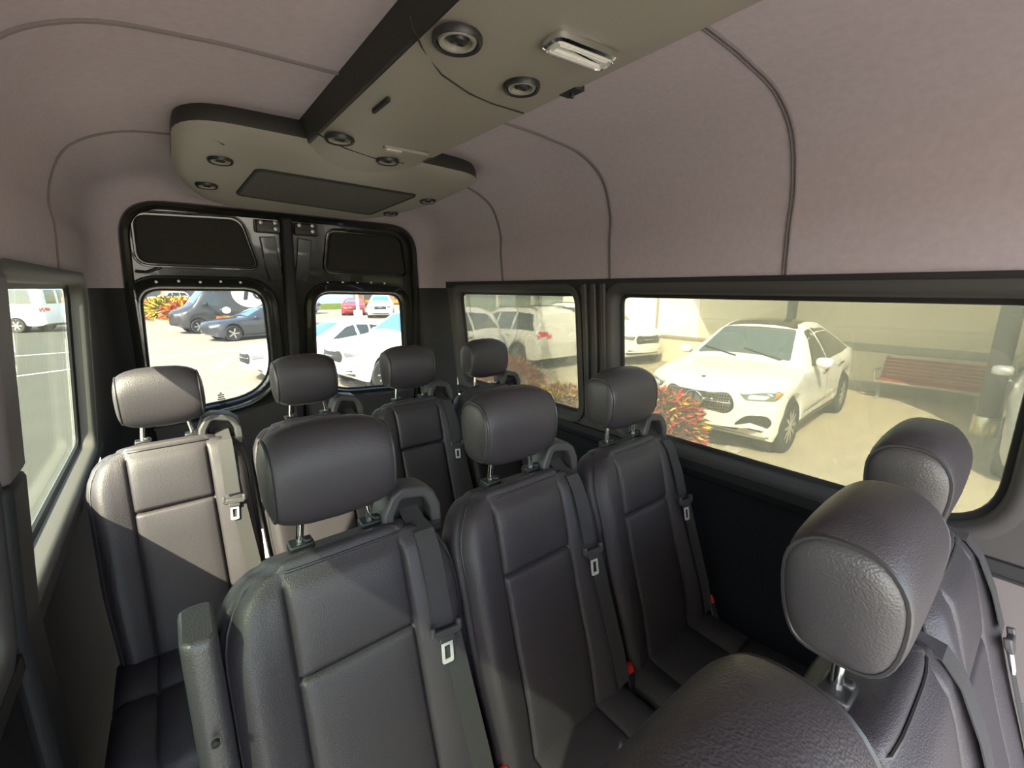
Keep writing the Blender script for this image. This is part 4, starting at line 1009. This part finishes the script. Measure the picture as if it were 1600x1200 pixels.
# far side of the lot
far = [('silver SUV at the far left of the rear view', (-5.6, 74, 0), 95, SUV, 'silver'), ('white SUV beyond the yellow hedge', (-1.5, 78, 0), 20, SUV, 'white'), ('white car beyond the hedge, half hidden by the dark van', (5.0, 80, 0), 15, SED, 'white'),
       ('silver wagon in front of the blue shopfront', (11.0, 41.5, 0), 150, WAG, 'silver'), ('red car in front of the peach shopfronts', (12.2, 36.5, 0), 70, SED, 'redpaint'), ('white SUV beside the lamp post', (12.7, 32.0, 0), 66, SUV, 'white')]
for lab, loc, rz, P, pm in far:
    car('car', lab, 'car', loc, HD(rz), P, M[pm], suv_feats(P, M['blueglass']), 'cars across the lot', spokes=6)
# white vans seen through the left window
for i, (lab, loc) in enumerate((('white passenger van nearest to the pillar in the left window', (-9.6, 36.0, 0)), ('white passenger van in the middle of the left window', (-9.4, 42.0, 0)), ('white passenger van at the right end of the left window', (-8.6, 48.5, 0)))):
    f = suv_feats(VAN, M['screen'], van=True) + [both('side_window', rpoly([(2.2, 1.45, .05), (3.6, 1.45, .05), (3.6, 2.15, .05), (2.2, 2.15, .05)], 3), M['darkglass']), both('side_window', rpoly([(3.8, 1.45, .05), (5.5, 1.45, .05), (5.4, 2.15, .05), (3.8, 2.15, .05)], 3), M['darkglass'])]
    f += front2('rear_window', rpoly([(.08, 1.45, .04), (.70, 1.45, .06), (.66, 2.15, .06), (.08, 2.15, .04)], 3), M['darkglass'], axis='B')
    car('van', lab, 'van', loc, HD(-28), VAN, M['vanwhite'], f, 'white passenger vans in a row', spokes=6)

# parking lines, planter and far shopfronts
for k, (x0, y0, x1, y1) in enumerate(((-3.5, 16.5, 3.2, 20.3), (.9, 14.5, 1.7, 17.5), (-6, 21.5, 0, 22.2), (.2, 18.6, 3.5, 18.9))):
    d = Vector((x1 - x0, y1 - y0, 0)); n = Vector((-d.y, d.x, 0)).normalized() * .06
    mb = MB(); slabz(mb, [(x0 + n.x, y0 + n.y), (x0 - n.x, y0 - n.y), (x1 - n.x, y1 - n.y), (x1 + n.x, y1 + n.y)], .0, .006)
    struct('parking_line', mb, M['linepaint'], smooth=False, label='painted parking bay line', cat='line')
mb = MB(); slabz(mb, rpoly([(.6, 29.5, .6), (4, 30.5, .5), (5, 60, .5), (-1.6, 60, .8), (-1.2, 44, .5)], 4), 0, .15); tag(obj('planter_kerb', mb, M['kerb'], smooth=False), 'raised yellowish kerb bed holding the hedge', 'kerb')
bush('croton_bush', 'orange croton bush at the tip of the kerb bed', 'bush', (.9, 34.5, .15), (.9, 1.6, 1.15), 700, (2, 1, 6, 2, 2, .5), .35, 11)
bush('hedge', 'yellow green hedge in the kerb bed beyond the dark van', 'hedge', (.5, 46, .15), (2.2, 9, 1.1), 2500, (1, .6, 1, .4, 6, 4), .5, 13, stem=False)
M.update(peach=mat('peach_wall', (.72, .40, .24), .85), cream=mat('cream_wall', (.75, .66, .5), .85), bluewall=mat('pale_blue_wall', (.40, .56, .66), .7), shopglass=mat('shop_glass', (.08, .09, .1), .1, spec=.8), orangesign=mat('orange_sign', (.75, .30, .05), .7))
shop = thing('shop_building', 'peach and cream row of shops across the lot', 'building', (10, 96, 0))
obj('wall', MB().box((0, 3, 4), (90, 6, 8)), M['peach'], shop, smooth=False)
for k in range(16):
    x = -42 + k * 5.6
    obj('column', MB().box((x, -.6, 3), (.9, .9, 6)), M['cream' if k % 2 else 'peach'], shop, smooth=False)
    w = obj('shop_window', MB().box((x + 2.8, -.05, 1.9), (2.2, .2, 3.0)), M['shopglass'], shop, smooth=False)
    obj('shop_sign', MB().box((x + 2.8, -.2, 4.4), (3.6, .3, .7)), M['orangesign' if k % 3 == 0 else 'cream'], shop, smooth=False)
shop2 = thing('shop_building', 'nearer orange shopfront behind the red car', 'building', (24, 58, 0))
obj('wall', MB().box((0, 3, 3), (26, 6, 6)), M['peach'], shop2, smooth=False)
for k in range(6):
    x = -11 + k * 4.2
    obj('shop_window', MB().box((x, -.05, 1.5), (1.0, .2, 2.4)), M['shopglass'], shop2, smooth=False)
    obj('column', MB().box((x + 2.1, -.4, 2.6), (.5, .7, 5.2)), M['cream'], shop2, smooth=False)
obj('shop_fascia', MB().box((0, -.3, .45), (26, .5, .5)), M['orangesign'], shop2, smooth=False)
bl2 = thing('shop_building', 'pale blue shopfront behind the silver wagon', 'building', (13.6, 50, 0))
obj('wall', MB().box((0, 3, 2.6), (6.4, 6, 5.2)), M['bluewall'], bl2, smooth=False); obj('shop_window', MB().box((0, -.05, 3.0), (4.6, .2, 1.2)), M['shopglass'], bl2, smooth=False); obj('hedge_box', MB().box((0, -.8, .3), (6, .8, .6)), LEAF[5], bl2, smooth=False)
lpst = thing('lamp_post', 'white lamp post between the red car and the white SUV', 'lamp post', (10.7, 31.0, 0))
obj('base', MB().lathe([(.30, 0), (.30, .7), (.12, .75)], (0, 0, 0), 'z', 16), M['panelwhite'], lpst); obj('shaft', MB().lathe([(.11, .7), (.08, 6.5)], (0, 0, 0), 'z', 12), M['panelwhite'], lpst); obj('lamp_head', MB().box((-.4, 0, 6.55), (1.0, .3, .15)), M['panelwhite'], lpst, bevel=.04)
